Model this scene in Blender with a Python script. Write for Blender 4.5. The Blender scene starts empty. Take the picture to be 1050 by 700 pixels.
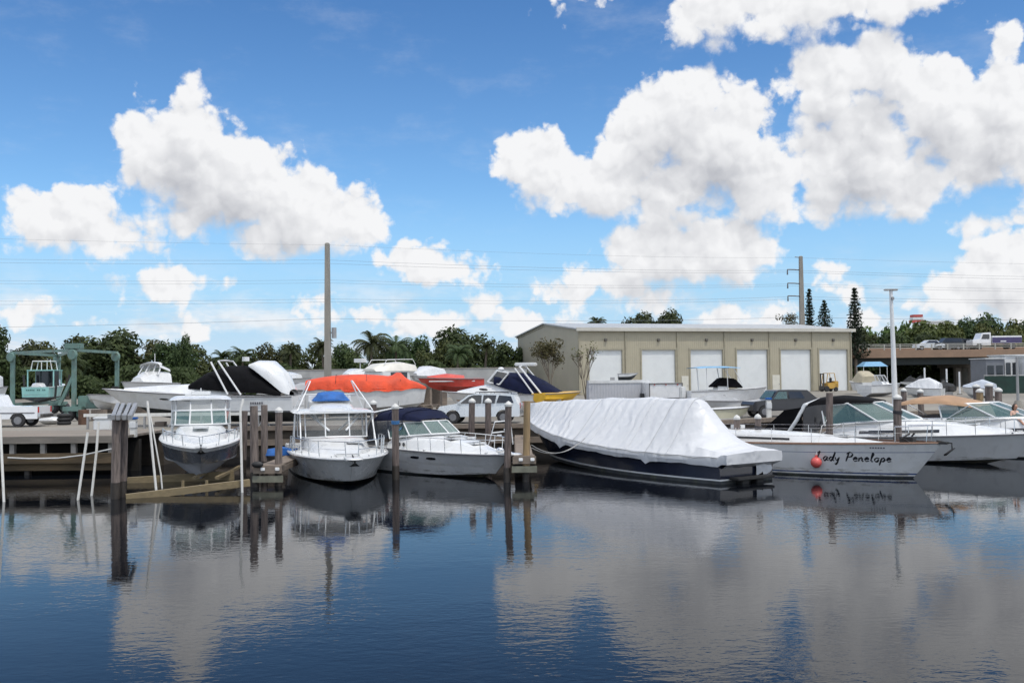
import bpy, bmesh, math, random
from math import sin, cos, pi, radians as R, sqrt, atan2, asin
from mathutils import Vector as V, Matrix
from mathutils.bvhtree import BVHTree

sc = bpy.context.scene
COL = sc.collection

# ---------------------------------------------------------------- camera
F = 1000.0                      # focal length in photo pixels (photo is 1050 px wide)
CAMZ = 4.1
PITCH = math.atan(34/F); ROLL = R(0.6)
fwd = V((0, cos(PITCH), sin(PITCH))); r0 = V((1, 0, 0)); u0 = V((0, -sin(PITCH), cos(PITCH)))
rgt = r0*cos(ROLL) - u0*sin(ROLL); upv = u0*cos(ROLL) + r0*sin(ROLL)
cd = bpy.data.cameras.new('camera'); cam = bpy.data.objects.new('camera', cd); COL.objects.link(cam)
cd.sensor_width = 36; cd.lens = 36*F/1050; cd.clip_end = 8000; cd.clip_start = 0.1
cam.matrix_world = Matrix(((rgt.x, upv.x, -fwd.x, 0), (rgt.y, upv.y, -fwd.y, 0), (rgt.z, upv.z, -fwd.z, CAMZ), (0, 0, 0, 1)))
sc.camera = cam

def ray(px, py): return fwd*F + rgt*(px-525) + upv*(350-py)
def at(px, py, Y):
    d = ray(px, py); t = Y/d.y
    return V((d.x*t, Y, CAMZ + d.z*t))
def gnd(px, py, z=0.0):
    d = ray(px, py); t = (z-CAMZ)/d.z
    return V((d.x*t, d.y*t, z))

# ---------------------------------------------------------------- light and sky
SUN_EL = R(66); SUN_AZ = R(140)           # azimuth clockwise from +Y: behind the camera, to the right
sdir = V((sin(SUN_AZ)*cos(SUN_EL), cos(SUN_AZ)*cos(SUN_EL), sin(SUN_EL)))
sl = bpy.data.lights.new('sun', 'SUN'); sun = bpy.data.objects.new('sun', sl); COL.objects.link(sun)
sl.energy = 2.25; sl.angle = R(0.6); sl.color = (1, .95, .88)
sun.rotation_euler = sdir.to_track_quat('Z', 'Y').to_euler()
sun.location = (0, 0, 60)
sc.view_settings.view_transform = 'Standard'; sc.view_settings.look = 'None'
sc.view_settings.gamma = 1; sc.view_settings.use_curve_mapping = False
sc.view_settings.exposure = 0.0
SKY_STRENGTH = 0.1
CLOUD_WHITE = (9.2, 9.25, 9.4); CLOUD_GREY = (4.9, 5.05, 5.5)

sc.cycles.use_denoising = True
try: sc.cycles.denoiser = 'OPENIMAGEDENOISE'
except Exception: pass
sc.cycles.max_bounces = 6; sc.cycles.diffuse_bounces = 2; sc.cycles.glossy_bounces = 3
sc.cycles.transparent_max_bounces = 12; sc.cycles.transmission_bounces = 4
sc.cycles.sample_clamp_indirect = 6

world = bpy.data.worlds.new('World'); sc.world = world; world.use_nodes = True

class NT:
    """small helper around a node tree"""
    def __init__(s, nt): s.nt = nt
    def n(s, typ, **kw):
        nd = s.nt.nodes.new(typ)
        for k, v in kw.items(): setattr(nd, k, v)
        return nd
    def link(s, a, b): s.nt.links.new(a, b)
    def put(s, sock, v):
        if hasattr(v, 'links') or isinstance(v, bpy.types.NodeSocket): s.link(v, sock)
        else: sock.default_value = v
    def m(s, op, a, b=None, c=None, clamp=False):
        nd = s.n('ShaderNodeMath', operation=op, use_clamp=clamp)
        for i, v in enumerate((a, b, c)):
            if v is not None: s.put(nd.inputs[i], v)
        return nd.outputs[0]
    def vm(s, op, a, b=None, c=None):
        nd = s.n('ShaderNodeVectorMath', operation=op)
        for i, v in enumerate((a, b, c)):
            if v is not None: s.put(nd.inputs[i], v)
        return nd.outputs['Value'] if op in ('LENGTH', 'DOT_PRODUCT') else nd.outputs[0]
    def noise(s, vec, scale, detail=4, rough=.5, dist=0, lac=2, dims='3D'):
        nd = s.n('ShaderNodeTexNoise', noise_dimensions=dims)
        s.put(nd.inputs['Vector'], vec)
        for k, v in (('Scale', scale), ('Detail', detail), ('Roughness', rough), ('Distortion', dist), ('Lacunarity', lac)):
            nd.inputs[k].default_value = v
        return nd
    def sstep(s, v, a, b, lo=0.0, hi=1.0):
        nd = s.n('ShaderNodeMapRange', interpolation_type='SMOOTHSTEP')
        s.put(nd.inputs[0], v)
        for i, x in enumerate((a, b, lo, hi)): s.put(nd.inputs[i+1], x)
        return nd.outputs[0]
    def mix(s, f, a, b, blend='MIX'):
        nd = s.n('ShaderNodeMix', data_type='RGBA', blend_type=blend)
        s.put(nd.inputs[0], f)
        for i, v in ((6, a), (7, b)):
            if isinstance(v, tuple) and len(v) == 3: v = (*v, 1)
            s.put(nd.inputs[i], v)
        return nd.outputs[2]

# cumulus clouds of the day, as (x, y, rx, ry up, ry down) in photo pixels -> directions on the sky
CLOUDS = [
 (660,165,40,30,34),(728,208,42,28,28),(938,158,42,30,32),(896,112,36,30,32),(640,140,30,24,30),(760,180,50,34,36),(700,225,50,26,28),(215,215,66,36,32),
 # tall cloud, left
 (150,150,36,44,60),(192,150,60,52,70),(192,100,17,29,34),(240,190,78,60,52),(300,214,70,46,46),(347,225,52,40,40),(185,185,50,40,26),(275,240,74,30,28),(135,178,24,32,20),
 # low left cloud
 (60,228,54,34,40),(105,240,55,32,28),(82,208,34,20,26),(138,253,38,14,14),(34,222,28,26,40),
 (172,292,54,18,17),(162,281,26,13,16),
 (428,274,34,26,24),(470,276,34,24,22),(440,260,19,15,15),
 # centre
 (548,168,44,36,44),(534,148,28,20,22),(620,188,76,40,42),(690,122,64,50,62),(716,92,40,27,32),(742,150,66,62,62),(700,194,92,40,36),(780,192,42,40,44),
 (680,256,74,40,44),(742,256,60,42,44),(628,288,50,25,26),(590,304,44,20,22),(655,300,60,20,22),
 # top
 (740,2,64,32,42),(830,-4,84,32,44),(912,-8,62,26,36),
 # right
 (848,88,46,50,60),(902,72,48,40,54),(962,112,58,48,72),(1024,122,60,56,72),(1085,130,60,60,70),(880,160,76,52,60),(850,196,46,30,28),(932,186,58,34,38),(1000,172,60,40,30),
 (1012,228,42,14,12),(1032,266,54,32,36),(992,292,46,26,32),(1044,302,54,32,32),
 (856,274,20,15,14),(872,298,26,20,22),
 (325,306,20,15,20),(345,325,30,14,14),(580,-4,32,10,15),(1032,46,20,18,20),
 (20,325,40,12,12),(80,332,18,8,8),(215,335,50,14,14),(440,330,60,16,16),(500,318,30,14,14),(690,340,50,12,12),(745,322,22,16,20),(545,330,50,14,14),(790,325,26,12,14),
 (940,312,30,10,10),(890,330,24,12,12),(960,336,40,10,10),
]
def azel(px, py):
    d = ray(px, py).normalized(); return atan2(d.x, d.y), asin(d.z)

# node group: smooth cloud field of a direction given as (azimuth, elevation, 0)
g = bpy.data.node_groups.new('cloud_field', 'ShaderNodeTree')
g.interface.new_socket('P', in_out='INPUT', socket_type='NodeSocketVector')
g.interface.new_socket('F', in_out='OUTPUT', socket_type='NodeSocketFloat')
k = NT(g); gi = k.n('NodeGroupInput'); go = k.n('NodeGroupOutput'); P = gi.outputs[0]
acc = None
for (cx, cy, rx, ru, rd) in CLOUDS:
    a, e = azel(cx, cy)
    sx = abs(azel(cx+rx, cy)[0]-azel(cx-rx, cy)[0])/2; sr = sx/rx
    su, sd = ru*.00097, rd*.00097
    q = k.n('ShaderNodeVectorMath', operation='MULTIPLY_ADD'); k.link(P, q.inputs[0])
    q.inputs[1].default_value = (1/sx, 1/su, 0); q.inputs[2].default_value = (-a/sx, -e/su, 0)
    dn = k.n('ShaderNodeVectorMath', operation='MULTIPLY'); k.link(q.outputs[0], dn.inputs[0]); dn.inputs[1].default_value = (1, -su/sd, 0)
    mxn = k.n('ShaderNodeVectorMath', operation='MAXIMUM'); k.link(q.outputs[0], mxn.inputs[0]); k.link(dn.outputs[0], mxn.inputs[1])
    ln = k.vm('LENGTH', mxn.outputs[0])
    rm = min(sx, (su+sd)/2)
    d = k.m('MULTIPLY_ADD', ln, -rm, rm)
    acc = d if acc is None else k.m('SMOOTH_MAX', acc, d, .009)
k.link(acc, go.inputs[0])

w = NT(world.node_tree); w.nt.nodes.clear()
D = w.n('ShaderNodeTexCoord').outputs['Generated']
sep = w.n('ShaderNodeSeparateXYZ'); w.link(D, sep.inputs[0]); dx, dy, dz = sep.outputs
az = w.m('ARCTAN2', dx, dy); el = w.m('ARCSINE', dz)
cmb = w.n('ShaderNodeCombineXYZ'); w.link(az, cmb.inputs[0]); w.link(el, cmb.inputs[1]); A0 = cmb.outputs[0]
# warp the outlines
n1 = w.noise(A0, 14, 5, .55); wv = w.vm('SUBTRACT', n1.outputs['Color'], (.5, .5, .5))
wv = w.vm('MULTIPLY', wv, (.030, .026, 0)); A1 = w.vm('ADD', A0, wv)
def field(vec):
    gn = w.n('ShaderNodeGroup'); gn.node_tree = g; w.link(vec, gn.inputs[0]); return gn.outputs[0]
f0 = field(A1)
def billow(vec):       # heaped, cauliflower-like relief
    out = None
    for sc_, am in ((24, .58), (55, .28), (120, .14)):
        vn = w.n('ShaderNodeTexVoronoi', feature='F1', voronoi_dimensions='2D')
        w.link(vec, vn.inputs['Vector']); vn.inputs['Scale'].default_value = sc_
        t = w.m('MULTIPLY', vn.outputs['Distance'], am)
        out = t if out is None else w.m('ADD', out, t)
    return out
n2 = w.noise(A0, 40, 5, .6); wv2 = w.vm('MULTIPLY', w.vm('SUBTRACT', n2.outputs['Color'], (.5, .5, .5)), (.022, .022, 0))
B0 = w.vm('ADD', A0, wv2)
b0 = billow(B0); b1 = billow(w.vm('ADD', B0, (.004, .008, 0)))
fine = w.noise(A0, 120, 6, .62).outputs['Fac']
dens = w.m('ADD', f0, w.m('MULTIPLY', w.m('SUBTRACT', .43, b0), .040))
dens = w.m('ADD', dens, w.m('MULTIPLY', w.m('SUBTRACT', fine, .5), .014))
f1 = field(w.vm('ADD', A1, (.006, .036, 0)))
shade = w.sstep(f1, -.006, .062)
alpha = w.sstep(dens, -.002, w.m('MULTIPLY_ADD', shade, .018, .008))
# low bank of small clouds along the horizon and everywhere behind the camera
nb = w.noise(w.vm('MULTIPLY', A0, (9, 30, 0)), 1, 6, .6).outputs['Fac']
lowm = w.m('MULTIPLY', w.sstep(el, -.02, .02), w.sstep(el, .12, .05))
low = w.m('MULTIPLY', w.sstep(nb, .44, .66), lowm)
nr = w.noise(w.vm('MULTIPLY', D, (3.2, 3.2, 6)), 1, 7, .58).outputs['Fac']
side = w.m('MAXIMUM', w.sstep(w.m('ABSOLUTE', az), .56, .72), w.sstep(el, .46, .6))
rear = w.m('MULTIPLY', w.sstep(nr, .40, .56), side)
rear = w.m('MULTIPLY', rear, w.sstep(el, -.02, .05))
veil = w.m('MULTIPLY', w.sstep(w.noise(w.vm('MULTIPLY', A0, (7, 16, 0)), 1, 6, .65).outputs['Fac'], .48, .85), .22)
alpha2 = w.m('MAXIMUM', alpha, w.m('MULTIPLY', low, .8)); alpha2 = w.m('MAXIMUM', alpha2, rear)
alpha2 = w.m('MAXIMUM', alpha2, veil)
# light on the clouds: thick cloud above (towards the sun) shades what is below it
relief = w.m('MULTIPLY', w.m('SUBTRACT', b1, b0), .85)
lit = w.m('SUBTRACT', 1, w.m('MULTIPLY', shade, .86))
lit = w.m('ADD', lit, relief)
lit = w.m('ADD', lit, w.m('MULTIPLY', w.m('SUBTRACT', w.noise(A0, 16, 3, .5).outputs['Fac'], .5), .12), clamp=True)
lit = w.m('MAXIMUM', lit, w.m('MULTIPLY', w.m('MAXIMUM', rear, w.m('MULTIPLY', low, .75)), w.m('SUBTRACT', 1, alpha)), clamp=True)
ccol = w.mix(lit, CLOUD_GREY, CLOUD_WHITE)
ccol = w.mix(w.m('MULTIPLY', side, rear), ccol, (17.0, 17.2, 17.6))       # unseen clouds overhead and behind, brightened to add fill light on the hulls
sky = w.n('ShaderNodeTexSky'); sky.sky_type = 'NISHITA'; sky.sun_disc = False
sky.sun_elevation = SUN_EL; sky.sun_rotation = SUN_AZ; sky.air_density = 1.0; sky.dust_density = .6; sky.ozone_density = 1.6
tint = w.mix(w.sstep(el, .10, .46), (.96, 1.36, 1.66), (.54, .94, 1.34))       # air gets a deeper blue higher up
skc = w.mix(1.0, sky.outputs[0], tint, 'MULTIPLY')
skc = w.mix(w.sstep(el, .20, .0, 0, .85), skc, (4.3, 6.7, 9.3))
skc = w.mix(w.sstep(el, .085, .0, 0, .45), skc, (7.2, 8.2, 9.3))
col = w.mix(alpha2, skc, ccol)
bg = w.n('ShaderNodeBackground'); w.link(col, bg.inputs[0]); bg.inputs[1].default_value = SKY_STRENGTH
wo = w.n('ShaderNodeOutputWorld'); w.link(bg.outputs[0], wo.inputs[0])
world.cycles.sampling_method = 'MANUAL'; world.cycles.sample_map_resolution = 512

# ---------------------------------------------------------------- materials
MATS = {}
def mat(name, col=None, rough=.6, var=.12, scale=3.0, bump=0, bscale=None, metal=0, stretch=(1, 1, 1), spec=.5, dirt=None, coat=0, alpha=1.0, det=5, perobj=0):
    """procedural surface: base colour with soft mottling, optional bump, optional dirt patches with their own colour"""
    if name in MATS: return MATS[name]
    m = bpy.data.materials.new(name); m.use_nodes = True; MATS[name] = m
    t = NT(m.node_tree); b = t.nt.nodes['Principled BSDF']
    tc = t.n('ShaderNodeTexCoord').outputs['Object']
    if stretch != (1, 1, 1): tc = t.vm('MULTIPLY', tc, stretch)
    nz = t.noise(tc, scale, det, .6)
    lo = tuple(c*(1-var) for c in col); hi = tuple(min(1, c*(1+var)) for c in col)
    c = t.mix(t.sstep(nz.outputs['Fac'], .3, .7), lo, hi)
    if dirt:
        dc, amt, ds = dirt
        dn = t.noise(tc, ds, 6, .65)
        c = t.mix(t.m('MULTIPLY', t.sstep(dn.outputs['Fac'], .48, .72), amt), c, dc)
    if perobj:
        oi = t.n('ShaderNodeObjectInfo').outputs['Random']
        hs = t.n('ShaderNodeHueSaturation'); t.link(c, hs.inputs['Color'])
        t.link(t.m('MULTIPLY_ADD', oi, perobj, 1-perobj*.5), hs.inputs['Value'])
        t.link(t.m('MULTIPLY_ADD', oi, .04*min(1, perobj), .5-.02*min(1, perobj)), hs.inputs['Hue']); c = hs.outputs[0]
    t.link(c, b.inputs['Base Color'])
    rn = t.m('MULTIPLY_ADD', nz.outputs['Fac'], .25, rough-.12, clamp=True); t.link(rn, b.inputs['Roughness'])
    b.inputs['Metallic'].default_value = metal; b.inputs['Specular IOR Level'].default_value = spec
    b.inputs['Coat Weight'].default_value = coat
    if alpha < 1: b.inputs['Alpha'].default_value = alpha
    if bump:
        bn = t.n('ShaderNodeBump'); bn.inputs['Strength'].default_value = .6; bn.inputs['Distance'].default_value = bump
        t.link(t.noise(tc, bscale or scale*4, 5, .6).outputs['Fac'], bn.inputs['Height']); t.link(bn.outputs[0], b.inputs['Normal'])
    return m
def ribbed(name, col, axis, period, depth, rough=.5, var=.06, dirt=None):
    """sheet metal with real-looking ribs from a wave bump"""
    m = mat(name, col, rough, var, .5, dirt=dirt)
    t = NT(m.node_tree); b = t.nt.nodes['Principled BSDF']
    tc = t.n('ShaderNodeTexCoord').outputs['Object']
    wv = t.n('ShaderNodeTexWave', wave_type='BANDS', bands_direction=axis, wave_profile='SIN'); t.link(tc, wv.inputs['Vector'])
    wv.inputs['Scale'].default_value = 2*pi/(20*period)
    bn = t.n('ShaderNodeBump'); bn.inputs['Distance'].default_value = depth; bn.inputs['Strength'].default_value = .7
    t.link(wv.outputs['Fac'], bn.inputs['Height']); t.link(bn.outputs[0], b.inputs['Normal'])
    return m
gel = mat('white_gelcoat', (.63, .64, .64), .28, .05, 1.2, coat=.3, dirt=((.50, .48, .42), .35, 1.6))
gelg = mat('grey_gelcoat', (.50, .51, .52), .3, .05, 1.0, coat=.3, dirt=((.36, .35, .32), .35, 1.4))
gelw = mat('pale_hull_gelcoat', (.66, .67, .68), .28, .05, .8, coat=.3, dirt=((.48, .46, .40), .3, 1.2))
gelp = mat('pale_grey_gelcoat', (.60, .61, .61), .28, .05, 1.0, coat=.3, dirt=((.42, .40, .36), .3, 1.4))
slate = mat('slate_grey_gelcoat', (.12, .13, .15), .25, .08, 1.0, coat=.4)
navy = mat('navy_gelcoat', (.012, .016, .032), .2, .2, 1.0, coat=.5)
deckw = mat('nonskid_deck', (.60, .61, .61), .55, .06, 6, bump=.002, bscale=80, dirt=((.5, .48, .43), .3, 2))
antif = mat('dark_antifouling', (.03, .035, .04), .7, .3, 2, dirt=((.08, .09, .05), .6, 3))
antg = mat('grey_bottom_paint', (.55, .56, .60), .6, .12, 1.5)
bluestripe = mat('blue_stripe_paint', (.03, .06, .18), .3, .1, 2)
black = mat('black_rubber', (.02, .02, .02), .6, .3, 6)
tyre = mat('tyre_rubber', (.025, .025, .026), .8, .3, 12, bump=.004)
canvasb = mat('black_canvas', (.005, .005, .006), .9, .35, 3, bump=.02, bscale=5, spec=.12)
canvasn = mat('navy_canvas', (.008, .011, .032), .9, .25, 3, bump=.015, bscale=5, spec=.15)
canvasblue = mat('blue_canvas', (.012, .10, .34), .7, .2, 3, bump=.02, bscale=6)
canvast = mat('tan_canvas', (.33, .205, .12), .8, .12, 2, bump=.02, bscale=4)
orange = mat('orange_tarpaulin', (.62, .060, .014), .65, .2, 1.0, bump=.14, bscale=1.6, dirt=((.40, .035, .012), .6, .9))
redp = mat('faded_red_gelcoat', (.50, .055, .04), .35, .15, 1.5, dirt=((.55, .2, .16), .4, 2))
yellow = mat('yellow_gelcoat', (.72, .42, .03), .4, .08, 2)
steel = mat('stainless_tube', (.62, .63, .64), .25, .06, 5, metal=1)
alu = mat('white_powder_coat', (.66, .67, .67), .35, .05, 4)
pvc = mat('white_pvc', (.66, .65, .61), .5, .08, 3, dirt=((.35, .33, .26), .6, 3))
glass = mat('tinted_glass', (.025, .04, .042), .06, .1, 1, spec=.9, alpha=.78)
glassg = mat('green_tinted_glass', (.10, .17, .16), .07, .1, 1, spec=.9, alpha=.7)
vinyl = mat('clear_vinyl', (.26, .28, .28), .3, .15, 2, spec=.4, alpha=.32)
glassd = mat('dark_window', (.012, .014, .018), .06, .2, 1, spec=.8)
rub = mat('rubrail', (.16, .16, .17), .5, .2, 5)
teak = mat('weathered_teak', (.22, .13, .085), .6, .2, 8, stretch=(.3, 4, 1))
chrome = mat('bright_metal', (.7, .7, .7), .15, .05, 5, metal=1)
lampglass = mat('clear_lens', (.8, .8, .78), .15, .05, 3, spec=.8)
redlens = mat('red_lens', (.45, .02, .015), .2, .1, 3, spec=.8)

# ---------------------------------------------------------------- mesh building
class MB:
    def __init__(s): s.v = []; s.f = []; s.mi = []
    def add(s, vs, fs, mi=0):
        o = len(s.v); s.v += [tuple(p) for p in vs]
        for q in fs: s.f.append([i+o for i in q]); s.mi.append(mi)
    def box(s, c, d, rz=0, mi=0, M=None):
        x, y, z = d[0]/2, d[1]/2, d[2]/2
        vs = [V((a*x, b*y, c_*z)) for c_ in (-1, 1) for b in (-1, 1) for a in (-1, 1)]
        if M is None: M = Matrix.Rotation(rz, 3, 'Z')
        vs = [M @ p + V(c) for p in vs]
        s.add(vs, [(0, 2, 3, 1), (4, 5, 7, 6), (0, 1, 5, 4), (2, 6, 7, 3), (0, 4, 6, 2), (1, 3, 7, 5)], mi)
    def bar(s, p0, p1, w, h, mi=0):
        p0, p1 = V(p0), V(p1); d = (p1-p0); L = d.length; d.normalize()
        up = V((0, 0, 1)) if abs(d.z) < .95 else V((0, 1, 0))
        sx = d.cross(up).normalized(); uz = sx.cross(d)
        M = Matrix((d, sx, uz)).transposed()
        s.box((p0+p1)/2, (L, w, h), M=M, mi=mi)
    def tube(s, pts, r, n=6, mi=0, caps=True):
        pts = [V(p) for p in pts]; rs = r if isinstance(r, (list, tuple)) else [r]*len(pts)
        rings = []; prev = None
        for i, p in enumerate(pts):
            a = pts[max(0, i-1)]; b = pts[min(len(pts)-1, i+1)]; t = (b-a)
            t = t.normalized() if t.length > 1e-9 else V((0, 0, 1))
            if prev is None:
                prev = t.cross(V((0, 0, 1)) if abs(t.z) < .9 else V((1, 0, 0))).normalized()
            sx = (prev - t*prev.dot(t)); sx = sx.normalized() if sx.length > 1e-6 else t.orthogonal().normalized()
            prev = sx; sy = t.cross(sx)
            rings.append([p + (sx*cos(2*pi*j/n)+sy*sin(2*pi*j/n))*rs[i] for j in range(n)])
        s.loft(rings, True, caps, caps, mi)
    def loft(s, rings, closed=True, cap0=False, cap1=False, mi=0):
        n = len(rings[0]); vs = [p for r in rings for p in r]; fs = []
        for i in range(len(rings)-1):
            for j in range(n if closed else n-1):
                k_ = (j+1) % n
                fs.append((i*n+j, i*n+k_, (i+1)*n+k_, (i+1)*n+j))
        if cap0: fs.append(tuple(range(n-1, -1, -1)))
        if cap1: fs.append(tuple((len(rings)-1)*n+j for j in range(n)))
        s.add(vs, fs, mi)
    def quad(s, a, b, c, d, mi=0): s.add([a, b, c, d], [(0, 1, 2, 3)], mi)
    def prism(s, pts, ext, mi=0):
        """polygon pts (3D) extruded by vector ext"""
        n = len(pts); e = V(ext); vs = [V(p) for p in pts] + [V(p)+e for p in pts]
        fs = [tuple(range(n-1, -1, -1)), tuple(range(n, 2*n))] + [(i, (i+1) % n, n+(i+1) % n, n+i) for i in range(n)]
        s.add(vs, fs, mi)
    def ball(s, c, r, n=8, sc=(1, 1, 1), mi=0):
        rings = []
        for i in range(1, n):
            a = pi*i/n
            rings.append([(c[0]+r*sc[0]*sin(a)*cos(2*pi*j/(2*n)), c[1]+r*sc[1]*sin(a)*sin(2*pi*j/(2*n)), c[2]-r*sc[2]*cos(a)) for j in range(2*n)])
        s.loft(rings, True, True, True, mi)
    def wheel(s, c, r, w, ax, n=16, mi=0):
        """cylinder of radius r, width w about horizontal axis ax, rounded shoulders"""
        ax = V(ax).normalized(); up = V((0, 0, 1)); sd = ax.cross(up).normalized(); c = V(c); rings = []
        for (o, rr) in ((-.5, .72), (-.5, .9), (-.35, 1), (.35, 1), (.5, .9), (.5, .72)):
            rings.append([c + ax*o*w + (sd*cos(2*pi*j/n)+up*sin(2*pi*j/n))*r*rr for j in range(n)])
        s.loft(rings, True, True, True, mi)
    def build(s, name, m, parent=None, smooth=False, loc=None, bevel=0):
        me = bpy.data.meshes.new(name); me.from_pydata(s.v, [], s.f)
        ms = m if isinstance(m, (list, tuple)) else [m]
        for x in ms: me.materials.append(x)
        me.polygons.foreach_set('material_index', s.mi)
        bm = bmesh.new(); bm.from_mesh(me); bmesh.ops.recalc_face_normals(bm, faces=bm.faces)
        if bevel: bmesh.ops.bevel(bm, geom=[e for e in bm.edges], offset=bevel, segments=2, affect='EDGES', clamp_overlap=True)
        bm.to_mesh(me); bm.free()
        if smooth:
            me.polygons.foreach_set('use_smooth', [True]*len(me.polygons))
            try: me.set_sharp_from_angle(angle=R(smooth if smooth is not True else 40))
            except Exception: pass
        o = bpy.data.objects.new(name, me); COL.objects.link(o)
        if parent: o.parent = parent
        if loc is not None: o.location = loc
        return o
def tag(o, label=None, cat=None, group=None, kind=None):
    if label: o['label'] = label
    if cat: o['category'] = cat
    if group: o['group'] = group
    if kind: o['kind'] = kind
    return o
def thing(name, label, cat, loc=(0, 0, 0), rz=0, group=None):
    o = bpy.data.objects.new(name, None); COL.objects.link(o); o.empty_display_size = .3
    o.location = loc; o.rotation_euler = (0, 0, rz)
    return tag(o, label, cat, group)
def copy_tree(o, parent=None):
    c = o.copy(); COL.objects.link(c)
    if parent: c.parent = parent
    for ch in list(o.children): copy_tree(ch, c)
    return c
rnd = random.Random(7)

# ================================================================ setting: water, yard, quay
GZ = 1.5                                        # yard level above the water
def water_mat():
    m = bpy.data.materials.new('dark_canal_water'); m.use_nodes = True
    t = NT(m.node_tree); b = t.nt.nodes['Principled BSDF']
    tc = t.n('ShaderNodeTexCoord').outputs['Object']
    b.inputs['Base Color'].default_value = (.004, .005, .007, 1)
    b.inputs['Roughness'].default_value = .02; b.inputs['IOR'].default_value = 1.255
    big = t.noise(t.vm('MULTIPLY', tc, (.05, .11, 1)), 1, 3, .5).outputs['Fac']
    patch = t.sstep(big, .38, .62, .25, 1.0)
    a = t.noise(t.vm('MULTIPLY', tc, (1.3, 2.6, 1)), 1, 3, .5, .6).outputs['Fac']
    c = t.noise(t.vm('MULTIPLY', tc, (.22, .42, 1)), 1, 2, .5, .3).outputs['Fac']
    d = t.noise(t.vm('MULTIPLY', tc, (5, 8, 1)), 1, 2, .5, .4).outputs['Fac']
    h = t.m('ADD', t.m('MULTIPLY', a, WAVE_A), t.m('MULTIPLY', c, WAVE_C))
    h = t.m('ADD', h, t.m('MULTIPLY', d, WAVE_D))
    h = t.m('MULTIPLY', h, patch)
    bn = t.n('ShaderNodeBump'); bn.inputs['Strength'].default_value = 1; bn.inputs['Distance'].default_value = 1
    t.link(h, bn.inputs['Height']); t.link(bn.outputs[0], b.inputs['Normal'])
    return m
WAVE_A, WAVE_C, WAVE_D = .0052, .005, .0032
mb = MB(); mb.quad((-1500, -60, 0), (1500, -60, 0), (1500, 90, 0), (-1500, 90, 0))
tag(mb.build('water', water_mat()), kind='structure')

SHORE = [(-1500, 46.5), (-16.6, 46.5), (-16.6, 50.5), (9, 50.5), (20, 58), (27, 62), (1500, 62)]
def ground_mat():
    m = bpy.data.materials.new('yard_concrete'); m.use_nodes = True
    t = NT(m.node_tree); b = t.nt.nodes['Principled BSDF']
    tc = t.n('ShaderNodeTexCoord').outputs['Object']
    big = t.noise(tc, .06, 5, .6).outputs['Fac']; sm = t.noise(tc, .9, 6, .65).outputs['Fac']
    c = t.mix(t.sstep(big, .35, .65), (.14, .128, .108), (.23, .213, .18))
    c = t.mix(t.m('MULTIPLY', t.sstep(sm, .45, .75), .5), c, (.18, .165, .14))
    st = t.noise(t.vm('MULTIPLY', tc, (.25, 1.8, 1)), 1, 5, .6).outputs['Fac']
    c = t.mix(t.m('MULTIPLY', t.sstep(st, .58, .72), .45), c, (.24, .15, .11))
    t.link(c, b.inputs['Base Color']); b.inputs['Roughness'].default_value = .85
    bn = t.n('ShaderNodeBump'); bn.inputs['Distance'].default_value = .03; t.link(sm, bn.inputs['Height']); t.link(bn.outputs[0], b.inputs['Normal'])
    return m
concrete = mat('stained_concrete', (.27, .25, .22), .85, .2, 1.5, bump=.02, bscale=12, dirt=((.10, .08, .06), .7, .8))
darkwall = mat('wet_seawall_concrete', (.075, .06, .045), .8, .3, 1.0, bump=.04, bscale=6, stretch=(.4, .4, 2))
wood = mat('weathered_dock_timber', (.20, .16, .125), .8, .25, 4, bump=.012, bscale=14, stretch=(.4, 3, 3), dirt=((.10, .08, .06), .5, 2))
woody = mat('yellowed_lift_timber', (.20, .155, .085), .75, .2, 3, bump=.01, bscale=12, stretch=(.5, 3, 3), dirt=((.12, .10, .06), .6, 1.5))
pile = mat('creosoted_pile_wood', (.135, .108, .095), .85, .42, 5, bump=.015, bscale=10, stretch=(3, 3, .3), perobj=.35)
pilen = mat('new_treated_pile_wood', (.27, .19, .10), .8, .2, 4, bump=.012, bscale=10, stretch=(3, 3, .3))
pilewet = mat('wet_pile_base', (.035, .028, .022), .5, .3, 4, bump=.02, bscale=8, stretch=(2, 2, .5))
capw = mat('white_pile_cap_plastic', (.50, .50, .48), .5, .08, 4)
vs = [(x, y, GZ) for x, y in SHORE] + [(1500, 4000, GZ), (-1500, 4000, GZ)]
mb = MB(); mb.add(vs, [tuple(range(len(vs)))])
tag(mb.build('ground', ground_mat()), kind='structure')
# seawall below the yard edge, capped with a concrete lip
mb = MB()
for i in range(len(SHORE)-1):
    a, b = SHORE[i], SHORE[i+1]
    mb.quad((*a, -2), (*b, -2), (*b, GZ-.004), (*a, GZ-.004))
tag(mb.build('seawall', darkwall), 'dark stained seawall holding up the boatyard along the water', 'seawall')

def scum_mat():
    m = bpy.data.materials.new('waterline_scum'); m.use_nodes = True; t = NT(m.node_tree); b = t.nt.nodes['Principled BSDF']
    tc = t.n('ShaderNodeTexCoord').outputs['Object']; nz = t.noise(t.vm('MULTIPLY', tc, (1.2, 1.2, 5)), 2.2, 6, .7).outputs['Fac']
    t.link(t.mix(nz, (.10, .085, .045), (.24, .20, .12)), b.inputs['Base Color']); b.inputs['Roughness'].default_value = .8
    t.link(t.sstep(nz, .45, .70, 0, .45), b.inputs['Alpha']); return m
scum = scum_mat()

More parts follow.
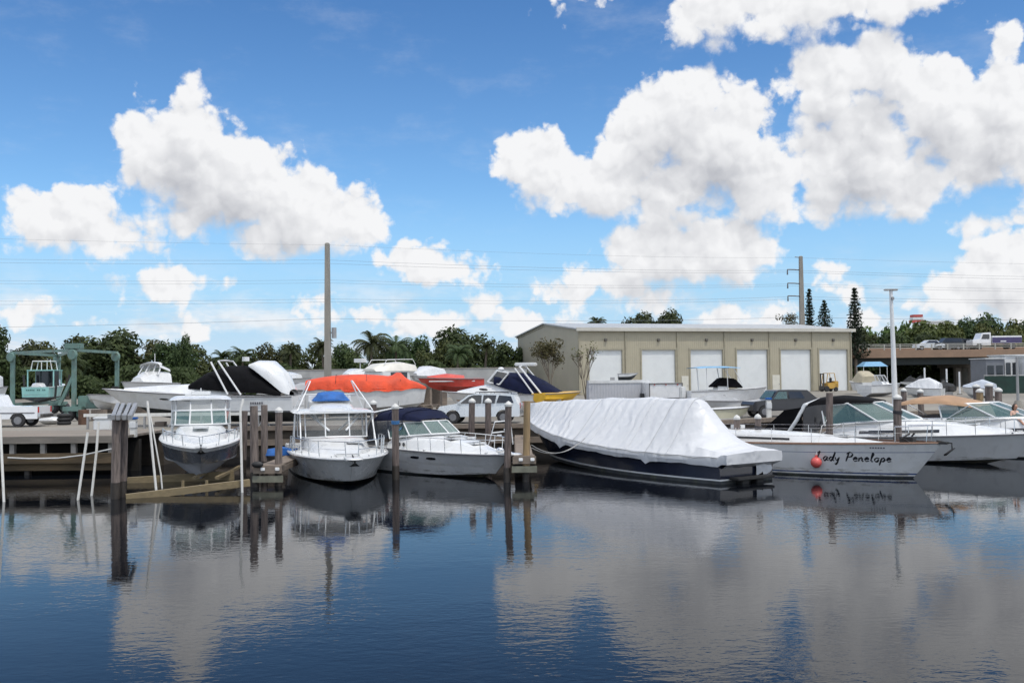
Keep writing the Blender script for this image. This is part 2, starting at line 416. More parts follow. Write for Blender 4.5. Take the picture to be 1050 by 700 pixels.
# ================================================================ boat hulls
class Hull:
    """lofted hull; local frame: x from stern (0) to bow (L), y to port, z up from the waterline"""
    def __init__(s, L, B, fs, fb, Lw=None, tr=.85, tm=.42, pb=2.2, qb=.8, fl=.35, keel=.45, chine=.8, zc0=-.06, zc1=.35, rake=.9, sheerp=1.7, stern_rake=0):
        s.L, s.B, s.fs, s.fb = L, B, fs, fb; s.Lw = Lw or L*.88
        s.tr, s.tm, s.pb, s.qb, s.fl, s.keel, s.chine, s.zc0, s.zc1, s.rake, s.sp, s.sr = tr, tm, pb, qb, fl, keel, chine, zc0, zc1, rake, sheerp, stern_rake
    def zs(s, t): return s.fs + (s.fb-s.fs)*t**s.sp
    def bs(s, t):
        if t <= s.tm: return s.B/2*(s.tr+(1-s.tr)*sin(pi/2*t/s.tm))
        u = (t-s.tm)/(1-s.tm); return max(.004, s.B/2*max(0, 1-u**s.pb)**s.qb)
    def b(s, t, r): return s.bs(t)*((1-(.05+s.fl*t*t)) + (.05+s.fl*t*t)*max(0, r)**1.3)
    def x(s, t, r):
        Lx = s.Lw + (s.L-s.Lw)*max(0, r)**s.rake if r >= 0 else s.Lw*(1+.10*r)
        return s.sr*max(0, r)*(1-t) + t*Lx
    def pt(s, t, r, side=1, out=0):
        return V((s.x(t, r), side*(s.b(t, r)+out), s.zs(t)*r))
    def sheer(s, t, side=1, up=0, inn=0):
        p = s.pt(t, 1, side); p.y = side*max(0, abs(p.y)-inn); p.z += up; return p
    def mesh(s, rows=(0, .10, .2, .4, .6, .8, 1), rowmat=(0, 1, 2, 2, 2, 2), N=26):
        mb = MB(); rings = []
        ts = [1-(1-i/N)**1.35 for i in range(N+1)]
        for t in ts:
            kz = -s.keel*(1-.88*t**4); cz = s.zc0+s.zc1*t**3
            kx = s.Lw*(1-.09*t)*t; bb = s.b(t, 0)
            half = [V((kx, 0, kz)), V((s.x(t, -.1), bb*s.chine*.93, min(cz-.02, s.zs(t)*.3))), V((s.x(t, -.05), bb*s.chine, min(cz, s.zs(t)*.3+.02)))]
            for r in rows:
                p = s.pt(t, r)
                if r == 0: p.z = max(0, cz+.03); p.x = s.x(t, p.z/s.zs(t))
                elif p.z < cz+.04: p.z = cz+.04+.02*r; p.x = s.x(t, p.z/s.zs(t))
                half.append(p)
            rings.append(half)
        n = len(rings[0]); fm = [0, 0, 0]+list(rowmat)
        for sd in (1, -1):
            rr = [[V((p.x, p.y*sd, p.z)) for p in h] for h in rings]
            for j in range(n-1):
                mb.loft([[h[j], h[j+1]] for h in rr], False, mi=fm[j])
        tr_ = [V((p.x, p.y, p.z)) for p in rings[0]]
        for j in range(n-1):
            a, b_ = tr_[j], tr_[j+1]
            mb.quad(a, b_, V((b_.x, -b_.y, b_.z)), V((a.x, -a.y, a.z)), fm[j])
        return mb
    def deck(s, t0, t1=1.0, camber=.05, drop=.02, N=18):
        mb = MB(); rings = []
        for i in range(N+1):
            t = t0+(t1-t0)*i/N; p = s.pt(t, 1); b_ = max(.01, p.y-.01); z = p.z-drop
            rings.append([V((p.x, y*b_, z+camber*(1-y*y)*min(1, b_))) for y in (-1, -.6, -.25, 0, .25, .6, 1)])
        mb.loft(rings, False); return mb
    def cockpit(s, t0, t1, wside=.28, floor=.35, N=8):
        """side decks, inner coaming and sole aft of the foredeck"""
        mb = MB()
        for sd in (1, -1):
            a = []
            for i in range(N+1):
                t = t0+(t1-t0)*i/N; p = s.pt(t, 1); y = p.y
                a.append([V((p.x, sd*(y-.01), p.z-.02)), V((p.x, sd*(y-wside), p.z+.01)), V((p.x, sd*(y-wside-.02), floor))])
            mb.loft(a, False)
        a = s.pt(t0, 1); b_ = s.pt(t1, 1); yw = min(a.y, b_.y)-wside
        mb.box(((a.x+b_.x)/2, 0, floor-.03), (b_.x-a.x, 2*yw+.1, .06))
        mb.box((a.x+.15, 0, (floor+a.z)/2), (.24, 2*(a.y-wside*.3), a.z-floor-.03))
        mb.box((b_.x, 0, (floor+b_.z)/2), (.05, 2*(b_.y-wside), b_.z-floor))
        return mb
    def rail(s, r=.03, t0=0, t1=1, up=-.03, out=.015, N=30):
        mb = MB(); sec = []
        for sd in (1, -1):
            pts = []
            for i in range(N+1):
                t = t0+(t1-t0)*i/N; p = s.pt(t, 1, sd, out); p.z += up; pts.append(p)
            mb.tube(pts, r, 6)
        return mb
    def bowrail(s, t0, t1, h, n=6, r=.016, inn=.12, mid=True, lean=.1, N=16):
        mb = MB()
        tip = s.sheer(1, 1, h, 0); tip.x += lean; tip.y = 0
        for sd in (1, -1):
            pts = []
            for i in range(N+1):
                t = t0+(t1-t0)*i/N; p = s.sheer(t, sd, h*min(1, .15+i/2.5), inn*.8); pts.append(p)
            mb.tube(pts+[tip], r, 5)
            if mid:
                mb.tube([V((p.x, p.y, p.z-h*.48)) for p in pts[3:]], r*.7, 5)
            for q in range(n):
                i = int(2+(N-2)*q/(n-1)); t = t0+(t1-t0)*i/N
                mb.tube([s.sheer(t, sd, -.02, inn+.02), pts[i]], r, 5)
        return mb
def superloft(st, nr=7):
    """rounded house: stations (x, half width low, half width top, z low, z top)"""
    mb = MB(); rings = []
    for (x, w0, w1, z0, z1) in st:
        ring = [V((x, -w0, z0))]
        for i in range(nr):
            a = pi*i/(nr-1)
            y = -w1*cos(a)*(1-.0*i) ; z = z1-(1-abs(sin(a))**.5)*min(.22, (z1-z0)*.5)
            ring.append(V((x, y, z)))
        ring.append(V((x, w0, z0))); rings.append(ring)
    mb.loft(rings, False)
    for r_ in (rings[0], rings[-1]): mb.add(r_, [tuple(range(len(r_)))])
    return mb
def arch_top(st, n=10, p=.55, skirt=0):
    """canvas stretched over bows: stations (x, half width, z side, z crown)"""
    mb = MB(); rings = []
    for (x, w_, z0, z1) in st:
        ring = []
        if skirt: ring.append(V((x, -w_, z0-skirt)))
        for i in range(n+1):
            a = pi*i/n; ring.append(V((x, -w_*cos(a) if abs(cos(a)) < .999 else -w_*cos(a), z0+(z1-z0)*sin(a)**p)))
        if skirt: ring.append(V((x, w_, z0-skirt)))
        rings.append(ring)
    mb.loft(rings, False)
    return mb
def windshield(root, base, top, gm, fm, r=.022, name='windshield'):
    """panes between matching lists of base and top points, frames as a sub-part"""
    mb = MB()
    for i in range(len(base)-1): mb.quad(base[i], base[i+1], top[i+1], top[i])
    ws = mb.build(name, gm, root)
    fr = MB(); fr.tube(base, r, 5); fr.tube(top, r, 5)
    for a, b in zip(base, top): fr.tube([a, b], r, 5)
    fr.build('frame', fm, ws)
    return ws
def hullset(root, H, mats, rows=None, rowmat=None, deckm=None, t0=0.0, cock=None, railr=.03, railm=None, railup=-.03, stain=False):
    kw = {}
    if rows: kw['rows'] = rows
    if rowmat: kw['rowmat'] = rowmat
    h = H.mesh(**kw).build('hull', mats, root, smooth=35)
    H.deck(t0).build('deck', deckm or deckw, root, smooth=30)
    if cock: H.cockpit(0, t0, **cock).build('cockpit', deckm or gel, root)
    H.rail(railr, up=railup).build('rub_rail', railm or rub, root, smooth=True)
    if stain:
        mb = MB()
        for sd in (1, -1): mb.loft([[H.pt(t, r, sd, .004) for r in (.06, .11, .17, .24)] for t in [.02+.96*i/40 for i in range(41)]], False)
        mb.build('waterline_stain', scum, root)
    return h
def cleats(root, H, ts, n='cleat'):
    for t in ts:
        for sd in (1, -1):
            p = H.sheer(t, sd, 0, .12); mb = MB()
            mb.tube([p+V((-.12, 0, .06)), p+V((.12, 0, .06))], .018, 5); mb.box(p+V((0, 0, .02)), (.08, .04, .07)); mb.build(n, chrome, root)
def hatch(root, c, d, m=None, name='deck_hatch'):
    mb = MB(); mb.box(c, d); o = mb.build(name, m or glassd, root)
    fr = MB()
    for a in (-1, 1):
        fr.box((c[0]+a*d[0]/2, c[1], c[2]), (.04, d[1]+.04, d[2]+.012)); fr.box((c[0], c[1]+a*d[1]/2, c[2]), (d[0]+.04, .04, d[2]+.012))
    fr.build('frame', gel, o)
    return o
def portlight(root, H, x_t, r, side, ln=.4, ht=.12, m=None, name='portlight'):
    """dark oval port let into the topside"""
    c = H.pt(x_t, r, side, .008); d = (H.pt(x_t+.01, r, side)-H.pt(x_t-.01, r, side)).normalized()
    up = (H.pt(x_t, min(1, r+.1), side)-H.pt(x_t, r-.1, side)).normalized()
    pts = [c + d*ln/2*cos(a)+up*ht/2*math.copysign(abs(sin(a))**.7, sin(a)) for a in [2*pi*i/14 for i in range(14)]]
    mb = MB(); mb.prism(pts, d.cross(up)*(-.012*side)); mb.build(name, m or glassd, root)
def place_bow(bx, by, heading):      # heading: direction the bow points, radians from +X
    return lambda L: (bx-L*cos(heading), by-L*sin(heading))

# ================================================================ boats in the water
# --- 1. slate-sided walkaround hanging on the timber lift, bow to the camera
bow = at(206, 463, 36.2); st = at(206, 463, 47); hd = atan2(bow.y-st.y, bow.x-st.x)
H = Hull(9.6, 3.25, 1.05, .84, Lw=8.6, tr=.9, pb=2.2, qb=.80, fl=.30, keel=1.0, chine=.90, zc0=.04, zc1=.14, sheerp=1.6)
x, y = place_bow(bow.x, bow.y, hd)(H.L)
b1 = thing('walkaround_boat', 'grey-sided white motorboat with hardtop raised on timber boat lift beams', 'motorboat', (x, y, .66), hd)
hullset(b1, H, [antg, gelp, slate, gel], rows=(0, .12, .2, .45, .7, .78, 1), rowmat=(1, 1, 2, 2, 2, 3), t0=.36, cock=dict(floor=.3), railm=gel)
st_ = [(3.3, 1.15, 1.05, .95, 1.42), (4.6, 1.12, 1.0, .95, 1.50), (5.8, .98, .85, .98, 1.45), (7.0, .74, .58, .88, 1.18), (8.2, .35, .25, .84, .96)]
superloft(st_).build('cabin', gel, b1, smooth=40)
base = [V((3.6, -1.2, 1.45)), V((4.7, -1.02, 1.5)), V((5.15, -.45, 1.52)), V((5.15, .45, 1.52)), V((4.7, 1.02, 1.5)), V((3.6, 1.2, 1.45))]
top = [V((3.4, -1.18, 2.02)), V((4.1, -1.0, 2.05)), V((4.45, -.42, 2.06)), V((4.45, .42, 2.06)), V((4.1, 1.0, 2.05)), V((3.4, 1.18, 2.02))]
windshield(b1, base, top, glassg, gel, .035)
top2 = [p+V((-.35, 0, .48)) for p in top]
windshield(b1, [p+V((0, 0, .03)) for p in top], top2, vinyl, alu, .03, 'enclosure_panel')
mb = superloft([(1.2, 1.15, 1.0, 2.52, 2.6), (1.6, 1.3, 1.2, 2.5, 2.68), (3.2, 1.3, 1.2, 2.5, 2.70), (4.0, 1.2, 1.05, 2.5, 2.66), (4.35, .9, .8, 2.52, 2.58)])
hto = mb.build('hardtop', gel, b1, smooth=40)
mb = MB(); mb.box((3.0, 0, 2.78), (.6, .8, .16)); mb.tube([(2.7, 0, 2.7), (2.7, 0, 3.0)], .03); mb.box((3.2, -.5, 2.74), (.2, .3, .1)); mb.build('radar_box', gel, hto, bevel=.02)
for sd in (1, -1):
    for a, b in (((1.5, 1.2), (1.4, 1.15)), ((3.3, 1.2), (3.2, 1.18))):
        mb = MB(); mb.tube([(a[0], sd*a[1], 1.0), (b[0], sd*b[1], 2.52)], .03); mb.build('hardtop_support', alu, b1)
H.bowrail(.42, .985, .42, 6, mid=False).build('bow_rail', steel, b1)
mb = MB(); mb.box((9.55, 0, .88), (.6, .42, .07)); pp = mb.build('bow_pulpit', gel, b1, bevel=.02)
mb = MB(); mb.tube([(9.3, 0, .94), (9.95, 0, .87), (10.0, 0, .72)], .03); mb.prism([(9.82, -.16, .66), (9.95, 0, .80), (9.82, .16, .66), (9.75, 0, .62)], (.08, 0, .02)); mb.build('anchor', black, pp)
hatch(b1, (6.3, 0, 1.46), (.5, .55, .04), gelg)
for sd in (1, -1):
    mb = MB(); mb.ball((5.9, sd*1.0, 1.25), .09, 6, (1.6, .5, 1)); mb.build('portlight', glassd, b1, smooth=True)
mb = MB(); mb.box((-.25, 0, .1), (.5, .5, 1.1)); mb.box((-.3, 0, .95), (.65, .5, .5)); mb.build('outboard_motor', black, b1, bevel=.05)
cleats(b1, H, (.55, .9))
B1, H1 = b1, H

# --- 2. white sportfisherman with a half tower, bow to the camera
stem = gnd(358, 497); hd = R(-74); H = Hull(11.2, 3.95, .98, 1.08, Lw=10.1, tr=.9, pb=2.6, qb=.7, fl=.34, keel=.5, chine=.9, zc1=.2, sheerp=1.6)
x, y = stem.x-10.0*cos(hd), stem.y-10.0*sin(hd)
b2 = thing('sportfishing_boat', 'white open sportfishing boat with tube half tower and bright blue seat cover', 'fishing boat', (x, y, 0), hd)
hullset(b2, H, [antif, gelg, gelp, gel], rows=(0, .07, .2, .4, .6, .86, 1), rowmat=(0, 2, 2, 2, 2, 3), t0=.30, cock=dict(floor=.4), railm=gel, railr=.05, stain=True)
superloft([(3.3, 1.45, 1.35, .9, 1.45), (5.0, 1.42, 1.3, .92, 1.58), (7.0, 1.25, 1.05, .95, 1.50), (8.6, .85, .65, 1.0, 1.26), (9.5, .45, .3, 1.02, 1.10)]).build('cabin', gel, b2, smooth=40)
base = [V((3.5, -1.5, 1.62)), V((5.4, -1.28, 1.66)), V((5.9, -.5, 1.70)), V((5.9, .5, 1.70)), V((5.4, 1.28, 1.66)), V((3.5, 1.5, 1.62))]
top = [V((3.4, -1.5, 2.55)), V((5.1, -1.3, 2.57)), V((5.55, -.5, 2.58)), V((5.55, .5, 2.58)), V((5.1, 1.3, 2.57)), V((3.4, 1.5, 2.55))]
windshield(b2, [p+V((0, 0, -.12)) for p in base], top, vinyl, alu, .03)
mb = superloft([(1.6, 1.6, 1.5, 2.57, 2.64), (2.2, 1.75, 1.65, 2.55, 2.69), (4.6, 1.75, 1.65, 2.55, 2.69), (5.7, 1.55, 1.4, 2.55, 2.63)])
ht = mb.build('hardtop', gel, b2, smooth=40)
mb = superloft([(2.6, .95, .85, 2.66, 2.86), (3.3, 1.0, .9, 2.66, 2.96), (4.2, .8, .7, 2.66, 2.86), (4.9, .5, .4, 2.66, 2.74)]); mb.build('bridge_console', gel, ht, smooth=40)
for sd in (1, -1):
    for p0, p1, rr in (((3.9, sd*.25, 1.75), (5.3, sd*.95, 2.56), .04), ((5.9, sd*.35, 1.85), (4.9, sd*1.15, 2.56), .045), ((1.8, sd*1.6, 1.1), (1.9, sd*1.5, 2.56), .035), ((4.6, sd*1.72, 1.3), (4.5, sd*1.65, 2.56), .035), ((6.6, sd*1.55, 1.05), (5.2, sd*1.5, 2.56), .03)):
        mb = MB(); mb.tube([p0, p1], rr); mb.build('top_brace', alu, b2)
# half tower: slender legs to a small hoop
mb = MB()
for sd in (1, -1):
    mb.tube([(2.0, sd*1.55, 2.64), (2.6, sd*.95, 3.9)], .026); mb.tube([(4.9, sd*1.6, 2.64), (3.3, sd*.92, 3.9)], .026)
    mb.tube([(2.6, sd*.95, 3.9), (3.3, sd*.92, 3.9)], .022); mb.tube([(2.2, sd*1.35, 3.1), (4.3, sd*1.35, 3.1)], .022)
mb.tube([(2.3, -1.25, 3.3), (2.3, 1.25, 3.3)], .022); mb.build('tower_frame', alu, b2)
mb = MB()
for sd in (1, -1): mb.tube([(2.4, sd*.95, 2.64), (2.4, sd*.95, 3.05)], .03)
mb.box((2.75, 0, 2.98), (.9, 1.9, .08)); mb.box((2.35, 0, 3.1), (.12, 1.9, .3)); mb.build('bridge_seat', gel, b2, bevel=.03)
mb = superloft([(2.5, .80, .5, 3.03, 3.34), (2.9, .86, .66, 3.03, 3.44), (3.4, .8, .55, 3.03, 3.32), (3.55, .65, .35, 3.02, 3.1)]); mb.build('seat_cover', canvasblue, b2, smooth=50)
H.bowrail(.36, .98, .62, 7, r=.02, mid=True).build('bow_rail', steel, b2)
mb = MB(); mb.box((11.3, 0, 1.10), (.9, .6, .10)); mb.ball((11.7, 0, 1.10), .31, 8, (1, 1, .2)); pp = mb.build('bow_pulpit', gel, b2, smooth=True)
mb = MB(); mb.tube([(11.1, 0, 1.20), (11.8, 0, 1.08), (11.82, 0, .9)], .03); mb.prism([(11.65, -.18, .84), (11.8, 0, .98), (11.65, .18, .84)], (.08, 0, .02)); mb.build('anchor', black, pp)
hatch(b2, (9.8, -.05, 1.12), (.6, .85, .05)); hatch(b2, (7.6, .55, 1.45), (.4, .7, .03), gelg)
cleats(b2, H, (.5, .93))

# --- 3. express cruiser with navy canvas, bow to the right
stem = gnd(504, 490); hd = R(-49); H = Hull(9.0, 3.3, 1.06, 1.0, Lw=7.9, tr=.92, pb=2.7, qb=.74, fl=.48, keel=.5, chine=.88, zc1=.22, sheerp=1.5)
x, y = stem.x-7.9*cos(hd), stem.y-7.9*sin(hd)
b3 = thing('express_cruiser', 'white express cruiser with navy camper canvas and grey-white hull by pilings', 'cabin cruiser', (x, y, 0), hd)
hullset(b3, H, [antif, gelp, gelw, gel], rows=(0, .07, .2, .45, .55, .84, 1), rowmat=(0, 2, 2, 1, 2, 3), t0=.34, cock=dict(floor=.4), railr=.03, stain=True)
superloft([(2.6, 1.46, 1.34, .95, 1.46), (4.2, 1.44, 1.26, .95, 1.62), (5.3, 1.28, 1.05, .95, 1.58), (6.6, .96, .72, .95, 1.40), (7.7, .55, .36, .97, 1.18), (8.4, .22, .12, .98, 1.03)]).build('cabin', gel, b3, smooth=40)
base = [V((2.7, -1.34, 1.42)), V((4.0, -1.22, 1.58)), V((4.9, -.74, 1.66)), V((5.12, 0, 1.67)), V((4.9, .74, 1.66)), V((4.0, 1.22, 1.58)), V((2.7, 1.34, 1.42))]
top = [V((2.4, -1.24, 1.96)), V((3.4, -1.10, 2.10)), V((4.15, -.66, 2.16)), V((4.34, 0, 2.17)), V((4.15, .66, 2.16)), V((3.4, 1.10, 2.10)), V((2.4, 1.24, 1.96))]
windshield(b3, base, top, glassg, gel, .035)
mb = arch_top([(.9, 1.18, 2.0, 2.2), (1.6, 1.28, 2.12, 2.60), (2.5, 1.28, 2.18, 2.70), (3.4, 1.16, 2.2, 2.62), (4.2, .80, 2.17, 2.27)], skirt=0); mb.build('canvas_top', canvasn, b3, smooth=50)
mb = MB()
for sd in (1, -1):
    mb.loft([[V((x_, sd*w_, z0)), V((x_, sd*w_*.97, z1))] for x_, w_, z0, z1 in ((.8, 1.32, 1.0, 2.02), (1.6, 1.34, 1.1, 2.14), (2.5, 1.32, 1.45, 2.18), (3.4, 1.14, 2.1, 2.2))], False)
mb.quad((.8, -1.3, 1.0), (.8, 1.3, 1.0), (.9, 1.18, 2.05), (.9, -1.18, 2.05)); mb.build('side_curtain', mat('dark_vinyl_curtain', (.05, .06, .08), .25, .2, 2, spec=.6, alpha=.7), b3)
mb = MB()
for x_, w_, z0, z1 in ((1.6, 1.29, 2.12, 2.62), (2.5, 1.29, 2.18, 2.72), (3.4, 1.18, 2.2, 2.64)):
    mb.tube([(x_, -w_, 1.3)]+[(x_, -w_*cos(pi*i/10), z0+(z1-z0)*sin(pi*i/10)**.55) for i in range(11)]+[(x_, w_, 1.3)], .016, 5)
mb.build('canvas_bow', canvasn, b3)
mb = MB(); mb.tube([(.5, -1.42, 1.0), (.95, -1.36, 1.9), (1.25, -1.2, 2.5), (1.3, 0, 2.68), (1.25, 1.2, 2.5), (.95, 1.36, 1.9), (.5, 1.42, 1.0)], .045, 6); mb.build('radar_arch', gel, b3, smooth=True)
H.bowrail(.30, .985, .55, 8, r=.017, mid=False).build('bow_rail', steel, b3)
for c, d in (((5.9, .42, 1.51), (.45, .45, .05)), ((5.9, -.42, 1.51), (.45, .45, .05)), ((6.9, 0, 1.35), (.60, .60, .06)), ((5.45, .0, 1.585), (.3, .7, .04))): hatch(b3, c, d)
for t in (.55, .66): portlight(b3, H, t, .72, -1, .55, .13)
for i in range(3):
    mb = MB(); mb.ball((3.2+.32*i, -1.41, 1.22), .09, 7, (1, .35, 1)); mb.build('portlight', glassd, b3, smooth=True)
mb = MB(); mb.box((9.0, 0, 1.02), (.8, .5, .08)); mb.ball((9.35, 0, 1.02), .26, 8, (1, 1, .2)); pp = mb.build('bow_pulpit', gel, b3, smooth=True)
mb = MB(); mb.tube([(9.0, 0, 1.1), (9.45, 0, 1.0), (9.4, 0, .8)], .035); mb.prism([(9.25, -.18, .70), (9.45, 0, .88), (9.25, .18, .70)], (.1, 0, 0)); mb.build('anchor', chrome, pp)
mb = MB(); mb.ball((8.3, .12, 1.12), .15, 8, (1.2, 1, .8)); mb.build('windlass', chrome, b3, smooth=True)
cleats(b3, H, (.6, .92))

# --- 4. big navy cruiser under a white shrink-wrap cover, stern to the camera
near = gnd(738, 497); tip = at(544, 430, 48.0); d4 = V((tip.x-near.x, tip.y-near.y, 0)); 
st4 = V((near.x+1.2, near.y+.85, 0)); hd = atan2(tip.y-st4.y, tip.x-st4.x); L4 = sqrt((tip.x-st4.x)**2+(tip.y-st4.y)**2)
H = Hull(L4, 3.9, .95, 2.05, Lw=L4*.865, tr=.76, tm=.40, pb=2.4, qb=.74, fl=.42, keel=.55, chine=.95, zc1=.15, sheerp=2.6)
b4 = thing('covered_cruiser', 'large navy-hulled cruiser wholly wrapped under a white shrink cover', 'covered boat', tuple(st4), hd)
hullset(b4, H, [antif, gelp, navy, navy], rows=(0, .13, .19, .45, .6, .8, 1), rowmat=(0, 1, 2, 2, 2, 3), railm=navy)
KS = [(-.07, 1.16), (-.03, 1.20), (0, 1.24), (.03, 1.36), (.06, 1.58), (.09, 1.92), (.12, 2.36), (.15, 2.86), (.17, 3.10), (.35, 3.12), (.55, 3.06), (.75, 2.94), (.9, 2.82), (1.0, 2.72)]
def cover_ring(t):
    tt = min(max(t, 0), 1); x_ = H.x(tt, 1) if t >= 0 else t*L4
    if t > .985: x_ += .12
    bsh = max(.10, H.bs(tt))+.06; zsh = H.zs(tt)
    if t < 0: bsh *= (1+t*1.0); zsh = 1.04-.3*t
    zc = KS[-1][1]
    for (a, za), (b_, zb) in zip(KS, KS[1:]):
        if a <= t <= b_: zc = za+(zb-za)*(t-a)/(b_-a); break
    zc -= .05*abs(sin(t*17))*(t > .2)                     # the sheet sags between its props
    low = zsh-.27-.02*sin(t*37)-.012*sin(t*91)-(.22*(1-abs(t-.66)/.03) if abs(t-.66) < .03 else 0)-(.16*(1-abs(t-.25)/.02) if abs(t-.25) < .02 else 0)
    if t < .02: low = zsh-.30
    k_ = min(1, max(0, (t-.0)/.14))                        # flat over the cockpit, tent-like forward
    prof = [(1.0, low), (1.02, zsh-.12), (1.0, zsh+.05)]
    for yy, fz in ((.86, .165), (.72, .33), (.58, .50), (.44, .67), (.30, .83), (.14, .97), (0, 1.0)):
        fl0 = .75+.25*(1-yy); prof.append((yy, zsh+(zc-zsh)*(fz*k_+fl0*(1-k_))))
    ring = []
    for sd in (-1, 1):
        seq = prof if sd < 0 else prof[:-1][::-1]
        for i, (yy, z) in enumerate(seq):
            h_ = max(0, (z-zsh)/max(.2, zc-zsh)); fold = -.05*sin(pi*min(1, h_))*abs(sin(t*21+sd+h_*1.5)) if z > zsh+.06 else 0
            ring.append(V((x_+.05*fold, sd*(bsh*yy+fold), z+fold*.8)))
    return ring
cts = [-.03, -.012]+[i/56 for i in range(0, 57)]+[.25, .66, .64, .68]; cts = sorted(set(cts))
mb = MB(); rings = [cover_ring(t) for t in cts]
mb.loft(rings, False); mb.add(rings[-1], [tuple(range(len(rings[-1])))])
b_, a = rings[0][0], rings[0][-1]; c_ = len(rings[0])
low_ = [V((.30+.06*sin(i*1.7), 1.25-2.3*i/6, .46+.05*(i % 2))) for i in range(7)]
hi_ = [a.lerp(b_, i/6) for i in range(7)]
mb.loft([[hi_[i], hi_[i].lerp(low_[i], .5)+V((-.06, 0, .02*sin(i*3))), low_[i]] for i in range(7)], False); mb.add(rings[0], [tuple(range(c_))])
coverm = mat('white_shrink_cover', (.55, .56, .575), .42, .035, .6, bump=.03, bscale=.7, dirt=((.54, .55, .56), .35, .7))
t_ = NT(coverm.node_tree); pb_ = t_.nt.nodes['Principled BSDF']; b0n = pb_.inputs['Normal'].links[0].from_node      # drawn wrinkles
tc_ = t_.n('ShaderNodeTexCoord').outputs['Object']; wn_ = t_.n('ShaderNodeTexWave', wave_type='BANDS', bands_direction='X')
t_.link(tc_, wn_.inputs['Vector'])
for k_, v_ in (('Scale', .55), ('Distortion', 9), ('Detail', 3), ('Detail Scale', 1.2)): wn_.inputs[k_].default_value = v_
b1n = t_.n('ShaderNodeBump'); b1n.inputs['Distance'].default_value = .05; b1n.inputs['Strength'].default_value = .55
t_.link(wn_.outputs['Fac'], b1n.inputs['Height']); t_.link(b0n.outputs[0], b1n.inputs['Normal']); t_.link(b1n.outputs[0], pb_.inputs['Normal'])
cv = mb.build('shrink_cover', coverm, b4, smooth=24)
for ts_ in (.175, .33, .50, .66, .80, .92):     # welded seams over the support bows
    r_ = cover_ring(ts_)[2:-2]; mb = MB(); mb.tube([p+V((0, 0, .004)) for p in r_], .016, 5); mb.build('seam', coverm, cv, smooth=True)
for ts_ in (.25, .58, .86):                     # narrow tie straps drawn over the sheet
    r_ = cover_ring(ts_); mb = MB(); mb.loft([[p+V((-.02, 0, .012)), p+V((.02, 0, .012))] for p in r_], False); mb.build('strap', mat('pale_strap_webbing', (.42, .43, .44), .7, .1, 8), cv)
mb = MB()     # loose flap hanging from the stern and a band rope along the side
fl_ = [[V((-.35+.04*sin(i*2), -.75-.16*i, .62)), V((-.40+.06*sin(i*3+1), -.77-.16*i, .40)), V((-.36+.05*sin(i*2.3), -.75-.15*i, .10+.10*((i*7) % 3)))] for i in range(6)]
mb.loft([[p+V((.25, .35, .05)) for p in r_] for r_ in fl_], False); mb.build('loose_flap', coverm, cv, smooth=60)
mb = MB()
for sd in (1, -1): mb.tube([H.pt(t, 1, sd, .10)+V((0, 0, .02+.03*sin(t*60))) for t in [i/40 for i in range(41)]], .012, 5)
mb.build('tie_rope', mat('grey_rope', (.30, .30, .29), .8, .2, 20), cv)
mb = MB(); mb.box((-.25, 0, .20), (.5, 2.0, .10)); mb.box((-.15, .4, -.1), (.3, .4, .6)); mb.box((-.15, -.4, -.1), (.3, .4, .6)); mb.build('swim_platform', black, b4, bevel=.03)
B4, H4 = b4, H

# --- 5. the white sailing yacht with lettering along her bow
bt = at(966, 452, 36.6); stn = at(800, 450.5, 41.0); hd = atan2(bt.y-stn.y, bt.x-stn.x)
H = Hull(12.4, 3.5, 1.12, 1.36, Lw=11.3, tr=.66, tm=.45, pb=2.0, qb=.9, fl=.10, keel=.5, chine=.75, zc0=-.12, zc1=.06, sheerp=1.5, rake=1.0)
x, y = place_bow(bt.x, bt.y, hd)(H.L)
b5 = thing('sailing_yacht', 'white sailing yacht with blue stripes and black script name on her bow', 'sailboat', (x, y, 0), hd)
hu5 = hullset(b5, H, [antif, bluestripe, gel, gel], rows=(0, .055, .10, .14, .5, .745, .76, 1), rowmat=(0, 2, 1, 2, 2, 1, 2), railm=teak, railr=.03, railup=.02, t0=0, deckm=teak, stain=True)
superloft([(1.6, 1.1, 1.0, 1.1, 1.35), (3.0, 1.2, 1.1, 1.1, 1.62), (5.0, 1.15, 1.0, 1.1, 1.66), (7.5, .95, .75, 1.15, 1.58), (9.3, .60, .45, 1.2, 1.42), (10.4, .25, .15, 1.24, 1.30)]).build('coachroof', gel, b5, smooth=40)
mb = MB()
for sd in (1, -1): mb.loft([[H.pt(t, 1, sd, -.01), H.pt(t, 1, sd, -.01)+V((0, 0, .07)), H.pt(t, 1, sd, -.05)+V((0, 0, .07))] for t in [i/24 for i in range(25)]], False)
mb.build('toe_rail', teak, b5)
mb = MB()
for sd in (1, -1): mb.box((5.0, sd*1.13, 1.38), (3.6, .03, .10), rz=-sd*.03)
mb.build('cabin_window', glassd, b5)
mb = MB()   # stanchions, lifelines, pulpit
for sd in (1, -1):
    tsn = [.12, .25, .38, .51, .64, .77, .88]
    for t in tsn: mb.tube([H.sheer(t, sd, 0, .06), H.sheer(t, sd, .62, .06)], .014, 5)
    for hh in (.62, .33): mb.tube([H.sheer(t, sd, hh, .06) for t in tsn], .006, 4)
    mb.tube([H.sheer(.88, sd, 0, .05), H.sheer(.88, sd, .65, .05), H.sheer(.97, sd, .68, .05), H.sheer(1, sd, .68)+V((.15, 0, 0)), ], .018, 5)
    mb.tube([H.sheer(.96, sd, 0, .05), H.sheer(.965, sd, .66, .05)], .016, 5)
mb.build('lifeline', steel, b5)
